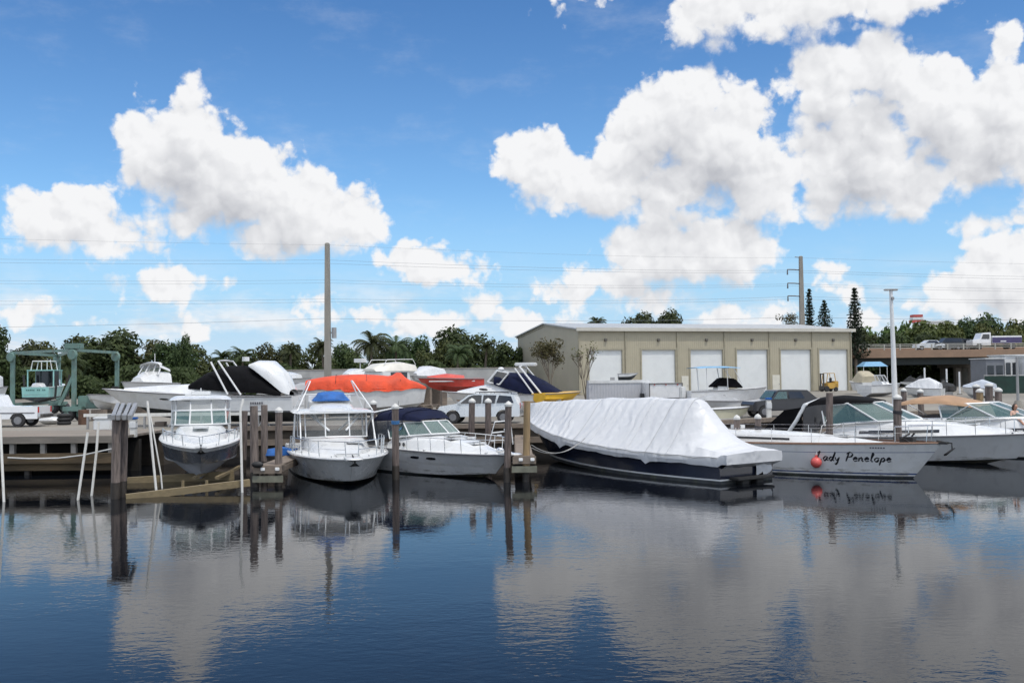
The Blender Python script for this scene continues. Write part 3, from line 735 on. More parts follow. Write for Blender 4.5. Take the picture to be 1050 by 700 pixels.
mb = MB(); mb.box((12.35, 0, 1.38), (.5, .22, .08)); mb.tube([(12.2, 0, 1.46), (12.75, 0, 1.38), (12.75, 0, 1.1)], .03); mb.prism([(12.5, -.16, .98), (12.78, 0, 1.2), (12.5, .16, .98), (12.45, 0, .90)], (.1, 0, .02)); mb.build('anchor', black, b5)
mb = MB()
for yy in (-.25, .25): mb.tube([(11.3, yy, 1.36), (11.1, yy*2, 1.55), (11.3, yy, 1.7)], .04)
mb.box((11.1, .1, 1.45), (.5, .4, .22)); mb.build('windlass', black, b5)
hatch(b5, (8.6, 0, 1.52), (.5, .5, .04))
mb = MB(); mb.box((2.3, 0, 1.5), (1.4, 1.2, .05)); mb.tube([(1.3, .5, 1.3), (1.3, .5, 1.75), (1.3, -.5, 1.75), (1.3, -.5, 1.3)], .02); mb.box((3.6, .5, 1.72), (.5, .35, .16)); mb.build('cockpit_gear', gel, b5)
# the name, brush script as raised strokes laid on the topside
LET = {  # strokes in a unit letter box (x to the right, y up)
 'L': [[(.30, .95), (.18, .55), (.05, .05), (.15, .0), (.55, .12)], [(.1, .8), (.3, .98), (.42, .9)]],
 'a': [[(.45, .42), (.25, .45), (.08, .22), (.15, .02), (.35, .12), (.48, .42), (.42, .08), (.6, .06)]],
 'd': [[(.42, .40), (.22, .42), (.06, .2), (.15, .02), (.34, .12), (.58, .95), (.42, .08), (.58, .06)]],
 'y': [[(.08, .42), (.10, .12), (.25, .08), (.45, .42)], [(.45, .42), (.30, -.2), (.12, -.38), (.02, -.25)]],
 'P': [[(.28, .9), (.16, .45), (.05, -.02)], [(.05, .78), (.35, .98), (.62, .82), (.5, .52), (.2, .45)]],
 'e': [[(.06, .22), (.35, .28), (.38, .42), (.2, .42), (.06, .2), (.15, .02), (.45, .1)]],
 'n': [[(.08, .42), (.04, .0)], [(.07, .25), (.28, .44), (.36, .36), (.33, .04), (.5, .06)]],
 'l': [[(.05, .1), (.3, .8), (.26, .95), (.16, .7), (.12, .05), (.3, .06)]],
 'o': [[(.28, .44), (.08, .3), (.1, .04), (.32, .04), (.4, .3), (.26, .44), (.5, .38)]],
 'p': [[(.14, .42), (-.02, -.38)], [(.12, .3), (.34, .44), (.42, .26), (.28, .04), (.08, .06)]],
}
ADV = {'L': .62, 'a': .58, 'd': .58, 'y': .58, 'P': .68, 'e': .50, 'n': .54, 'l': .36, 'o': .54, 'p': .54, ' ': .45}
bvh = BVHTree.FromPolygons([v.co.copy() for v in hu5.data.vertices], [tuple(p.vertices) for p in hu5.data.polygons])
def side_pt(xx, zz, out):
    hit = bvh.ray_cast(V((xx, -6, zz)), V((0, 1, 0)))
    return (hit[0] + V((0, -out, 0))) if hit[0] else V((xx, -1, zz))
def dense(pl, n=6):
    o = []
    for i in range(len(pl)-1):
        p0 = pl[max(0, i-1)]; p1 = pl[i]; p2 = pl[i+1]; p3 = pl[min(len(pl)-1, i+2)]
        for j in range(n):
            u = j/n; o.append(tuple(.5*((2*p1[k_])+(-p0[k_]+p2[k_])*u+(2*p0[k_]-5*p1[k_]+4*p2[k_]-p3[k_])*u*u+(-p0[k_]+3*p1[k_]-3*p2[k_]+p3[k_])*u**3) for k_ in (0, 1)))
    return o+[pl[-1]]
mb = MB(); X0, SXL, SZL, ZB = 8.06, .545, .36, .62; cx = 0
for ch in 'Lady Penelope':
    for stq in LET.get(ch, []):
        pts = dense(stq); n = len(pts); strip = []
        for i, (px_, py_) in enumerate(pts):
            xx = X0+(cx+px_+py_*.22)*SXL*.70; zz = ZB+py_*SZL
            wd = .023*(.6+.75*sin(pi*(i+.5)/n))
            strip.append([side_pt(xx-wd*.6, zz+wd, .006), side_pt(xx+wd*.6, zz-wd, .006)])
        mb.loft(strip, False)
    cx += ADV[ch]
mb.build('name_lettering', mat('black_vinyl_letters', (.015, .015, .02), .4, .1, 5), b5)
mb = MB()
for i in range(6): mb.quad(side_pt(10.05+.09*i, 1.14, .004), side_pt(10.11+.09*i, 1.14, .004), side_pt(10.12+.09*i, 1.19, .004), side_pt(10.06+.09*i, 1.19, .004))
mb.build('maker_mark', mat('grey_vinyl_letters', (.10, .10, .12), .5, .1, 5), b5)
# round fender hung from the toe rail
B5M = Matrix.Translation((x, y, 0)) @ Matrix.Rotation(hd, 4, 'Z')
fp = B5M @ (side_pt(8.15, .55, .22)); ft = B5M @ (side_pt(8.15, 1.33, .03))
fe = thing('round_fender', 'round coral red fender hanging against the yacht bow lettering', 'fender', tuple(fp))
mb = MB(); mb.ball((0, 0, 0), .215, 12); mb.tube([(0, 0, .19), (0, 0, .29)], .05); mb.build('ball', mat('coral_red_vinyl', (.62, .10, .09), .4, .12, 4, dirt=((.4, .1, .08), .4, 4)), fe, smooth=True)
mb = MB(); mb.tube([(0, 0, .28), tuple(ft-fp+V((0, 0, .6)))], .012, 5); mb.build('line', mat('white_line', (.6, .6, .58), .8, .1, 20), fe)

# --- 6. express cruiser with black canvas, right of the yacht
stem = gnd(1034, 476); HD = R(-40)
def right_cruiser(root, H, sh, dz, canvas):
    """cabin, windscreen and rails shared by the two cruisers on the right; sh shifts the house forward"""
    X = lambda v: v+sh
    st = [(3.3, 1.7, 1.6, 1.05, 1.6), (5.0, 1.68, 1.5, 1.1, 1.86), (7.0, 1.45, 1.2, 1.18, 1.88), (9.0, 1.05, .75, 1.28, 1.70), (10.6, .5, .3, 1.38, 1.52)]
    superloft([(X(a), b*(1 if i < 3 else .92), c*(1 if i < 3 else .92), d, e) for i, (a, b, c, d, e) in enumerate(st)]).build('cabin', gel, root, smooth=40)
    base = [V((X(3.0), -1.70, 1.6)), V((X(5.4), -1.5, 1.83)), V((X(6.6), -.92, 1.90)), V((X(6.9), 0, 1.91)), V((X(6.6), .92, 1.90)), V((X(5.4), 1.5, 1.83)), V((X(3.0), 1.70, 1.6))]
    top = [V((X(2.8), -1.55, 2.48)), V((X(4.0), -1.36, 2.60)), V((X(4.9), -.82, 2.64)), V((X(5.1), 0, 2.65)), V((X(4.9), .82, 2.64)), V((X(4.0), 1.36, 2.60)), V((X(2.8), 1.55, 2.48))]
    windshield(root, [p+V((0, 0, -.03)) for p in base], [p+V((0, 0, dz)) for p in top], glassg, gel, .04)
    H.bowrail(.32, .985, .66, 9, r=.018, mid=False).build('bow_rail', steel, root)
    for c, d in (((X(7.4), .5, 1.87), (.6, .6, .05)), ((X(8.9), 0, 1.72), (.7, .7, .05))): hatch(root, c, d)
    mb = MB(); mb.loft([[H.pt(t, 1, -1, -.30)+V((0, 0, .12)), H.pt(t, 1, -1, -.36)+V((0, 0, .26))] for t in [.45+.02*i for i in range(14)]], False); mb.build('cabin_window', glassd, root)
    cleats(root, H, (.55, .92))
H = Hull(13.2, 3.9, .98, 1.42, Lw=11.8, tr=.92, pb=2.3, qb=.76, fl=.38, keel=.5, chine=.88, zc1=.3, sheerp=1.5)
x, y = stem.x-11.8*cos(HD), stem.y-11.8*sin(HD)
b6 = thing('express_cruiser', 'long white cruiser with black canvas and tinted windscreen behind the sailing yacht', 'cabin cruiser', (x, y, 0), HD)
hullset(b6, H, [antif, antif, gelp, gel], rows=(0, .07, .2, .45, .62, .88, 1), rowmat=(0, 2, 2, 2, 2, 3), t0=.34, cock=dict(floor=.4), railr=.03, stain=True)
S6 = 1.35; right_cruiser(b6, H, S6, 0, True)
arch_top([(S6+1.9, 1.45, 2.36, 2.58), (S6+2.5, 1.58, 2.5, 2.88), (S6+3.3, 1.55, 2.56, 2.95), (S6+4.2, 1.34, 2.6, 2.88), (S6+5.0, .88, 2.63, 2.74)]).build('canvas_top', canvasb, b6, smooth=50)
mb = MB()
for sd in (1, -1): mb = MB(); mb.loft([[V((x_+S6, sd*w_, z0)), V((x_+S6, sd*w_*.97, z1))] for x_, w_, z0, z1 in ((1.9, 1.66, 1.1, 2.36), (2.5, 1.70, 1.2, 2.5), (3.2, 1.62, 1.6, 2.56))], False); mb.build('side_curtain', glassd, b6)
mb = MB(); mb.tube([(S6+1.1, -1.78, 1.0), (S6+1.65, -1.72, 1.8), (S6+2.0, -1.6, 2.5), (S6+2.1, 0, 2.72), (S6+2.0, 1.6, 2.5), (S6+1.65, 1.72, 1.8), (S6+1.1, 1.78, 1.0)], .09, 8); mb.build('radar_arch', gel, b6, smooth=True)
mb = MB(); mb.loft([[V((.2, yy, .95)), V((1.3, yy, 1.35)), V((S6+1.0, yy, 2.25)), V((S6+1.9, yy, 2.4))] for yy in (-1.66, 0, 1.66)], False)
mb.add([(.2, -1.67, .95), (S6+1.9, -1.69, 1.0), (S6+1.9, -1.67, 2.38), (S6+1.0, -1.67, 2.24), (1.3, -1.67, 1.35)], [(0, 1, 2, 3, 4)]); mb.build('aft_curtain', canvasb, b6)

# --- 7. farther cruiser under a tan bimini
off = V((cos(HD+pi/2), sin(HD+pi/2), 0))
H = Hull(12.6, 3.9, .98, 1.42, Lw=11.3, tr=.92, pb=2.3, qb=.76, fl=.38, keel=.5, chine=.88, zc1=.3, sheerp=1.5)
p7 = V((x, y, 0))+off*4.9+V((cos(HD), sin(HD), 0))*5.2
b7 = thing('express_cruiser', 'white cruiser shaded by a tan bimini at the right edge', 'cabin cruiser', tuple(p7), HD)
hullset(b7, H, [antif, antif, gelp, gel], rows=(0, .07, .2, .45, .62, .88, 1), rowmat=(0, 2, 2, 2, 2, 3), t0=.36, cock=dict(floor=.4), railr=.03)
right_cruiser(b7, H, .0, -.12, False)
arch_top([(.5, 1.5, 2.30, 2.45), (1.6, 1.7, 2.45, 2.78), (2.8, 1.7, 2.48, 2.86), (4.0, 1.55, 2.36, 2.62), (4.5, 1.35, 2.25, 2.38)], p=.8).build('bimini_top', canvast, b7, smooth=50)
for x_, w_, z0 in ((.2, 1.7, 2.38), (4.2, 1.68, 2.42)):
    for sd in (1, -1): mb = MB(); mb.tube([(x_, sd*w_, z0), (2.3, sd*1.70, 1.2)], .025, 5); mb.build('bimini_pole', steel, b7)
mb = MB(); mb.box((1.6, 0, 1.35), (2.2, 2.8, .9)); mb.build('cockpit_seating', mat('brown_cushion', (.07, .045, .035), .8, .2, 3), b7, bevel=.1)
B7, H7 = b7, H

# ================================================================ quay, pilings and small dock things
# timber pier on the left: deck, edge beam, posts, brown wale
q0, q1 = -60.0, -16.7; QY = 42.2
pier = thing('timber_pier', 'low timber wharf deck with dark open gap between posts above the brown wale', 'wharf', ((q0+q1)/2, QY, 0))
W = q1-q0
mb = MB(); mb.box((0, 2.3, 1.60), (W, 5.0, .10)); mb.build('deck', mat('pale_deck_boards', (.19, .165, .135), .85, .25, 1.2, bump=.015, bscale=8, stretch=(.3, 3, 1), dirt=((.20, .11, .075), .55, .7)), pier)
mb = MB(); mb.box((0, -.26, 1.52), (W, .16, .30)); mb.build('edge_beam', mat('grey_edge_timber', (.185, .165, .14), .85, .2, 2, bump=.01, stretch=(.3, 2, 2)), pier)
mb = MB(); mb.box((0, -.16, .72), (W, .36, .42)); mb.box((0, 0, .34), (W, .2, .3)); mb.build('wale', mat('brown_wale_timber', (.105, .075, .042), .85, .35, 1.5, bump=.02, stretch=(.3, 2, 2), dirt=((.05, .04, .03), .6, 1)), pier)
mb = MB(); mb.box((0, 1.6, .2), (W, .3, 2.4)); mb.build('back_wall', mat('gap_shade_black', (.018, .015, .012), .9, .3, 1), pier)  # near-black sheet, paints in the shade of the gap under the deck
i = 0
X = q1-.6
while X > q0:
    mb = MB(); mb.box((X-(q0+q1)/2, -.08, 1.15), (.20, .20, .46)); mb.build('post', mat('grey_post_timber', (.30, .28, .25), .85, .2, 3), pier)
    X -= 1.32 if i % 3 else 1.6; i += 1
for X in (-17.2, -21, -25, -29):
    mb = MB(); mb.tube([(X-(q0+q1)/2, .15, -1), (X-(q0+q1)/2, .15, .6)], .15, 8); mb.build('bearing_pile', pilewet, pier)
hp = [gnd(8, 469, .95), gnd(30, 470, .93), gnd(60, 469.5, .94), gnd(85, 466, 1.02), gnd(105, 461, 1.14), gnd(122, 458, 1.22)]
mb = MB(); mb.tube([V((p.x, QY-.42, p.z)) for p in [at(px, py, QY-.42) for px, py in ((8, 469), (30, 470), (60, 469.5), (85, 466.5), (105, 462), (124, 458))]], .035, 6)
tag(mb.build('hose', mat('pale_grey_hose', (.50, .50, .48), .6, .1, 6), smooth=True), 'pale hose sagging along the front of the timber wharf', 'hose')
# deck edge of the inner basin
mb = MB()
for a, b in zip(SHORE[2:6], SHORE[3:7]):
    a, b = V((*a, 0)), V((*b, 0))
    if b.x > 80: b = a+(b-a).normalized()*40
    d = (b-a).normalized(); nrm = V((d.y, -d.x, 0))
    mb.bar(a+nrm*.1+V((0, 0, 1.47)), b+nrm*.1+V((0, 0, 1.47)), .3, .22)
    mb.bar(a+nrm*.16+V((0, 0, .75)), b+nrm*.16+V((0, 0, .75)), .24, .3)
tag(mb.build('dock_edge', wood), 'weathered timber capping along the inner dock behind the moored boats', 'dock')

def piling(px, ytop, Y, label, r=.125, cap=True, m=None, base=-1.2, band=None):
    p = at(px, ytop, Y); t = thing('mooring_piling', label, 'piling', (p.x, p.y, 0), 0, 'mooring pilings')
    h = p.z-(.14 if cap else 0); lean = rnd.uniform(-.09, .09)
    pts = [(lean*(1-z/h), 0, z) for z in (.55, h*.6, h)]
    mb = MB(); mb.tube(pts, [r*1.04, r, r*.97], 14); mb.build('post', m or pile, t, smooth=True)
    mb = MB(); mb.tube([(lean*1.3, 0, base), (lean, 0, .552)], [r*1.06, r*1.045], 14); mb.build('wet_base', pilewet, t, smooth=True)
    if cap:
        mb = MB(); rings = [[(q*cos(2*pi*j/14), q*sin(2*pi*j/14), z) for j in range(14)] for q, z in ((r*1.14, h-.07), (r*1.16, h+.01), (r*.7, h+.09), (.015, h+.14))]
        mb.loft(rings, True, True, True); mb.build('cap', capw, t, smooth=30)
    if band:
        mb = MB()
        for i in range(4): mb.tube([( (r+.012)*cos(2*pi*j/14)+.0, (r+.012)*sin(2*pi*j/14), h*.77+i*.035+.01*sin(j)) for j in range(15)], .018, 5)
        mb.build('rope_band', band, t)
    return t
bluerope = mat('blue_rope', (.03, .13, .30), .8, .2, 20); darkrope = mat('dark_rope', (.03, .03, .035), .8, .2, 20)
LIFT_Y = gnd(120, 511).y
piling(119.5, 426, LIFT_Y, 'front piling of the dark pair left of the grey-sided boat', .145, False)
piling(127.5, 425, LIFT_Y+.5, 'rear piling of the dark pair left of the grey-sided boat', .14, False)
FY = 36.8
piling(260.3, 416, FY, 'plain-topped piling at the front left corner of the lit finger pier beside the grey-sided boat', .15, False)
piling(251, 421, FY+5.5, 'slim piling partly hidden behind the bent white guide pole', .13, False)
piling(271, 415, FY+4.5, 'plain-topped piling between the corner pilings of the lit finger pier', .14, False)
piling(286, 417, FY+.3, 'white-capped piling at the right corner of the lit finger pier', .135)
piling(383, 410, 45.5, 'white-capped piling right behind the sportfishing boat', .15)
piling(405.3, 413.5, gnd(405, 491.5).y, 'piling wrapped with blue rope between sportfishing boat and navy-canvas cruiser', .138, True, None, -1.2, bluerope)
piling(484, 408, 45.0, 'white-capped piling standing before the silver SUV front door', .145)
piling(500.5, 408, 44.5, 'white-capped piling standing before the silver SUV rear wheel', .145)
FY2 = gnd(521, 494).y
piling(521.3, 411, FY2, 'grey white-capped piling at the left corner of the small lit pier', .135)
piling(540.5, 411, FY2+.1, 'yellowish new piling beside the bow of the shrink-wrapped boat', .135, False, pilen)
piling(755.5, 425, 42.5, 'white-capped piling nearest the shrink-wrapped stern, left of its darker-roped twin', .135)
piling(777, 424, 41.8, 'white-capped piling with a dark rope at its foot beside the yacht cabin', .13, True, None, -1.2, darkrope)
piling(850.5, 402.5, 43.0, 'flat-topped piling in front of the black aft canvas', .15, False)
piling(920, 404, 41.8, 'thick piling wrapped in dark rope right of the black canvas top', .17, True, None, -1.2, darkrope)
piling(926.5, 397.5, 58.0, 'short capped piling peeking out just left of the tan bimini', .16)
piling(943.5, 398.5, 53.0, 'white-capped piling in front of the tan bimini', .16)
piling(1004.5, 398, 50.0, 'yellowish white-capped piling right of the tan bimini', .17, True, pilen)
piling(1023.5, 397, 48.5, 'tall grey white-capped piling rightmost in the row', .17)
piling(1001, 393.5, 57.5, 'piling with a flat cap behind the yellowish one', .2)
piling(1014, 392.5, 57.0, 'double-wide capped piling behind the rightmost pilings', .22)

def finger_pier(px0, px1, Y0, Y1, z, lab, nlights):
    a = at(px0, 0, Y0); b = at(px1, 0, Y0); cx_ = (a.x+b.x)/2; w_ = b.x-a.x
    a = V((cx_, Y0, 0)); t = thing('finger_pier', lab, 'pier', (cx_, Y0, 0))
    mb = MB(); n = int((Y1-Y0)/.16)
    for i in range(n): mb.box((0, .08+.16*i, z+rnd.uniform(-.004, .004)), (w_*.82 if i > 3 else w_, .145, .05))
    mb.build('deck', wood, t)
    mb = MB(); mb.box((0, -.08, z-.13), (w_+.1, .09, .28)); mb.build('front_beam', wood, t)
    mb = MB(); mb.box((0, -.05, z-.48), (w_+.16, .12, .24)); mb.build('cross_beam', mat('mossy_beam', (.17, .17, .13), .85, .2, 3, bump=.01), t)
    for sd in (-1, 1):
        mb = MB(); mb.box((sd*w_*.40, (Y1-Y0)/2, z-.15), (.08, Y1-Y0, .2)); mb.build('side_beam', wood, t)
    for i in range(nlights):
        mb = MB(); mb.box((-w_*.17+i*w_*.56, -.15, z-.10), (.16, .05, .12)); o = mb.build('reflector', lampglass, t, bevel=.015)
    return t
pf = finger_pier(261, 287, FY-.15, 50.3, .78, 'weathered finger pier with two white reflectors between the first two boats', 2)
finger_pier(522, 543, FY2-.15, 50.3, .98, 'weathered finger pier with two white reflectors left of the shrink-wrapped boat', 2)
# black bumper at the first pier, blue tarp bundle, small dock litter
p = at(264, 476, FY-.35); mb = MB(); mb.ball((0, 0, 0), .15, 8, (1.5, .7, .8)); tag(mb.build('dock_bumper', black, smooth=True, loc=tuple(p)), 'black rubber bumper at the left corner of the finger pier', 'bumper')
p = at(287, 430+8, 41.5); mb = MB(); mb.loft([[V((x_, -.3+.05*sin(x_*5), 0)), V((x_, -.25, .25+.06*sin(x_*7))), V((x_, .2, .3+.05*cos(x_*6))), V((x_, .3, 0))] for x_ in [-.7+.2*i for i in range(8)]], False, False, False)
tag(mb.build('blue_tarp', canvasblue, smooth=60, loc=(p.x, p.y, .8)), 'folded blue tarp lying on the finger pier', 'tarp')
def pedestal(px, ybot, ytop, Y, lab):
    p = at(px, ytop, Y); t = thing('power_pedestal', lab, 'power pedestal', (p.x, Y, GZ+.01), 0, 'dock power pedestals'); h = p.z-GZ
    mb = MB(); mb.box((0, 0, h*.45), (.26, .24, h*.9)); mb.build('body', pvc, t, bevel=.02)
    mb = MB(); mb.box((0, -.03, h*.62), (.30, .26, h*.30)); mb.build('socket_box', gel, t, bevel=.02)
    mb = MB(); mb.box((0, 0, h*.96), (.34, .32, h*.10)); mb.build('cap', canvasblue, t, bevel=.03)
pedestal(137, 452, 428, 43.2, 'white power pedestal with blue cap behind the dark piling pair')
pedestal(788, 432, 408, 55, 'white power pedestal with blue cap in front of the dark pickup')
# guide poles of the boat lift
def pole(name, pts, Y0, Y1, lab, grp, r=.045):
    P = [at(px, py, Y0+(Y1-Y0)*i/(len(pts)-1)) for i, (px, py) in enumerate(pts)]
    P[-1].z = min(P[-1].z, -.3) if P[-1].z < .3 else P[-1].z
    mb = MB(); mb.tube(P, r, 8); return tag(mb.build(name, pvc, smooth=True), lab, 'guide pole', grp)
G_ = 'white lift guide poles'
pole('guide_pole', [(151, 411), (161.5, 506)], 34.6, 34.4, 'white guide pole rising left of the grey-sided boat', G_)
pole('guide_pole', [(154, 425), (165, 486), (167, 500)], 36.8, 36.6, 'thin white pole just behind the guide pole left of the grey-sided boat', G_, .03)
pole('guide_pole', [(249.5, 409), (246.5, 420), (248.5, 508)], 35.2, 35.0, 'bent white guide pole right of the grey-sided boat', G_)
pole('guide_pole', [(0, 425), (1, 450), (4.5, 525)], 33.5, 33.0, 'white pole at the left edge of the picture', G_)
pole('guide_pole', [(90, 443), (78.5, 522)], 33.5, 33.3, 'shorter slanting white pole in front of the timber wharf', G_)
pole('guide_pole', [(101, 432), (99, 462), (93, 510)], 34.8, 34.5, 'taller slanting white pole in front of the timber wharf', G_)
# timber lift: beams under the slate boat and grey top beams
tl = thing('boat_lift', 'yellowish timber lift beams at the water under the grey-sided boat', 'boat lift', (at(190, 0, 35).x, 35, 0))
o0 = V(tl.location)
def lb(a, b, w_, h_, n): mb = MB(); mb.bar(V(a)-o0, V(b)-o0, w_, h_); mb.build(n, woody, tl)
lb(at(129, 510, 33.6), at(256, 494.5, 35.4), .22, .24, 'front_beam'); lb(at(131, 494, 38.6), at(240, 487, 39.4), .22, .36, 'rear_beam')
lb(at(130, 499.5, 38.2), at(180, 499.5, 38.2), .2, .18, 'lower_beam')
for px in (187.5, 212):
    mb = MB(); a = at(px, 495, 36.0)-o0; mb.tube([(a.x, a.y, -.6), (a.x, a.y, .34)], .06, 7); mb.build('bunk_post', woody, tl)
    mb = MB(); mb.bar((a.x, a.y+1.2, .30), (a.x-.3, a.y+5.5, .34), .14, .10); mb.build('bunk', woody, tl)
ltb = thing('lift_top_beam', 'four sloping grey metal beams on top of the dark piling pair', 'lift beams', (at(118, 0, LIFT_Y).x, LIFT_Y, 2.4))
gpm = mat('grey_galvanised', (.30, .30, .30), .45, .12, 3, metal=.4)
o1 = V(ltb.location)
for i, (x0_, x1_) in enumerate(((112, 119), (117, 124.5), (123.5, 131), (129, 137))):
    mb = MB(); mb.bar(at(x0_+4, 428, LIFT_Y-.3)-o1, at(x1_+2, 415, LIFT_Y+4.2)-o1, .13, .16); mb.build('beam', gpm, ltb)
mb = MB(); mb.bar(at(111, 427, LIFT_Y)-o1, at(134, 427, LIFT_Y)-o1, .14, .16); mb.build('cross_beam', gpm, ltb)
# mooring lines of the covered boat
def line(pts, lab, r=.016, m=None, n=12, sag=.25):
    P = []
    for i in range(n+1):
        u = i/n; p = pts[0].lerp(pts[1], u); p.z -= sag*4*u*(1-u); P.append(p)
    mb = MB(); mb.tube(P, r, 5); tag(mb.build('mooring_line', m or mat('grey_rope', (.3, .3, .29)), smooth=True), lab, 'rope', 'mooring lines')
line([at(545, 456, FY2), at(600, 449, FY2+3.2)], 'upper slack line from the yellowish piling to the wrapped boat', sag=.45)
line([at(545, 459, FY2), at(592, 455, FY2+3.0)], 'lower slack line from the yellowish piling to the wrapped boat', sag=.30)
line([at(405, 441, 39.5), at(413, 436, 42)], 'blue line from the roped piling to the navy-canvas cruiser', m=bluerope, sag=.1)
line([at(848, 430, 43), at(842, 437, 40)], 'pale line from flat-topped piling down to the yacht', sag=.05)
# boarding stair in white tube left of the pier
bs_ = thing('boarding_steps', 'white tubular rail frame on the dock behind the lit pier', 'steps', tuple(gnd(512, 444, 1.5)))
for sd in (0, 1):
    mb = MB()
    mb.tube([(-.5, sd*.5, -.55), (-.2, sd*.5, .5), (.5, sd*.5, .55), (.6, sd*.5, -.5)], .025, 6)
    mb.tube([(-.35, sd*.5, 0), (.55, sd*.5, .1)], .02, 6); mb.build('side_frame', alu, bs_)
for i in range(3):
    mb = MB(); mb.box((-.3+.3*i, .25, -.35+.25*i), (.2, .5, .03)); mb.build('step', alu, bs_)
# the person sitting by the farther cruiser

# ================================================================ boatyard
def yard(px, Y, z=GZ): p = at(px, 380, Y); return V((p.x, Y, z))
# --- warehouse
A_ = at(592.5, 337.5, 120.6); EAVE = A_.z-GZ; wu = V((cos(R(17.0)), sin(R(17.0)), 0)); wv_ = V((-wu.y, wu.x, 0)); WROT = R(17.0)
LEN, DEP = 39.6, 25.0; RISE = 1.25
ww = thing('warehouse', 'long beige metal warehouse with six tall white roll-up doors', 'warehouse', (A_.x, A_.y, GZ), WROT)
beige = ribbed('beige_wall_panel', (.365, .33, .24), 'X', .30, .012, .55, dirt=((.36, .32, .24), .35, .3))
beigeg = ribbed('beige_gable_panel', (.36, .33, .25), 'Y', .30, .012, .55, dirt=((.36, .32, .26), .35, .3))
trimm = mat('beige_trim', (.33, .30, .22), .5, .08, 2); roofm = ribbed('pale_metal_roof', (.36, .37, .37), 'X', .4, .02, .4)
doorm = ribbed('white_rollup_slats', (.68, .70, .69), 'Z', .11, .010, .45, dirt=((.52, .52, .50), .4, .5))
doors = []
for px0, px1 in ((604, 638), (658, 692.5), (708, 741), (755.5, 787), (800.5, 831.5), (840, 869)):
    def inv(px):   # facade coordinate seen at this photo column
        d = ray(px, 370); n = V((wu.y, -wu.x, 0)); t = (A_ .dot(n))/(V((d.x, d.y, 0)).dot(n)); return (V((d.x*t, d.y*t, 0))-V((A_.x, A_.y, 0))).dot(wu)
    doors.append((inv(px0), inv(px1)))
DT = 5.55
mb = MB(); xs = [0]+[v for d in doors for v in d]+[LEN]
for i in range(0, len(xs), 2): mb.box(((xs[i]+xs[i+1])/2, .12, EAVE/2), (xs[i+1]-xs[i], .24, EAVE))
for d in doors: mb.box(((d[0]+d[1])/2, .12, (DT+EAVE)/2), (d[1]-d[0], .24, EAVE-DT))
mb.build('front_wall', beige, ww)
mb = MB(); mb.prism([(-.003, 0, 0), (-.003, DEP, 0), (-.003, DEP, EAVE), (-.003, DEP/2, EAVE+RISE), (-.003, 0, EAVE)], (.25, 0, 0)); mb.build('gable_wall', beigeg, ww)
mb = MB(); mb.prism([(LEN-.25, .24, 0), (LEN-.25, DEP, 0), (LEN-.25, DEP, EAVE), (LEN-.25, DEP/2, EAVE+RISE), (LEN-.25, .24, EAVE)], (.25, 0, 0)); mb.build('end_wall', beigeg, ww)
mb = MB(); mb.box((LEN/2, DEP, EAVE/2), (LEN-.6, .2, EAVE)); mb.build('back_wall', beige, ww)
mb = MB(); ov = .35
mb.prism([(-ov, -ov, EAVE-.03), (-ov, DEP/2, EAVE+RISE+.03), (-ov, DEP+ov, EAVE-.03), (-ov, DEP+ov, EAVE+.12), (-ov, DEP/2, EAVE+RISE+.18), (-ov, -ov, EAVE+.12)], (LEN+2*ov, 0, 0)); mb.build('roof', roofm, ww)
mb = MB(); mb.box((LEN/2, -ov-.08, EAVE-.02), (LEN+2*ov, .16, .42)); mb.build('gutter', mat('pale_gutter', (.50, .48, .42), .5, .06, 1), ww)
mb = MB(); mb.bar((-.06, -ov, EAVE-.12), (-.06, DEP/2, EAVE+RISE-.12), .08, .24); mb.bar((-.06, DEP/2, EAVE+RISE-.12), (-.06, DEP+ov, EAVE-.12), .08, .24); mb.build('gable_trim', trimm, ww)
for i, d in enumerate(doors):
    mb = MB(); mb.box(((d[0]+d[1])/2, .20, DT/2), (d[1]-d[0], .06, DT)); dd = mb.build('roll_up_door', doorm, ww)
    mb = MB()
    for x_ in (d[0]-.10, d[1]+.10): mb.box((x_, -.03, DT/2), (.20, .10, DT))
    mb.box(((d[0]+d[1])/2, -.03, DT+.12), (d[1]-d[0]+.4, .12, .24)); mb.build('frame', trimm, dd)
    mb = MB(); xm = (d[0]+d[1])/2; mb.box((xm, -.08, DT+1.25), (.36, .2, .34)); mb.box((xm, -.20, DT+1.15), (.28, .12, .12)); mb.build('wall_light', mat('bronze_fixture', (.11, .10, .085), .5, .1, 4), ww, bevel=.03)
for px in (593.5, 641.5, 694.5, 743, 789, 833, 872.5):
    x_ = max(.1, min(LEN-.1, inv(px))); mb = MB(); mb.box((x_, -.08, EAVE/2-.1), (.14, .14, EAVE-.3)); mb.build('downspout', trimm, ww)
for px0, px1 in ((698.5, 705.5), (791.5, 799)):
    a, b = inv(px0), inv(px1); mb = MB(); mb.box(((a+b)/2, -.02, 1.1), (b-a, .08, 2.2)); d_ = mb.build('side_door', mat('cream_door_paint', (.60, .58, .50), .5, .05, 2), ww)
    mb = MB(); mb.box((b-.12, -.10, 1.0), (.05, .08, .14)); mb.build('handle', chrome, d_)

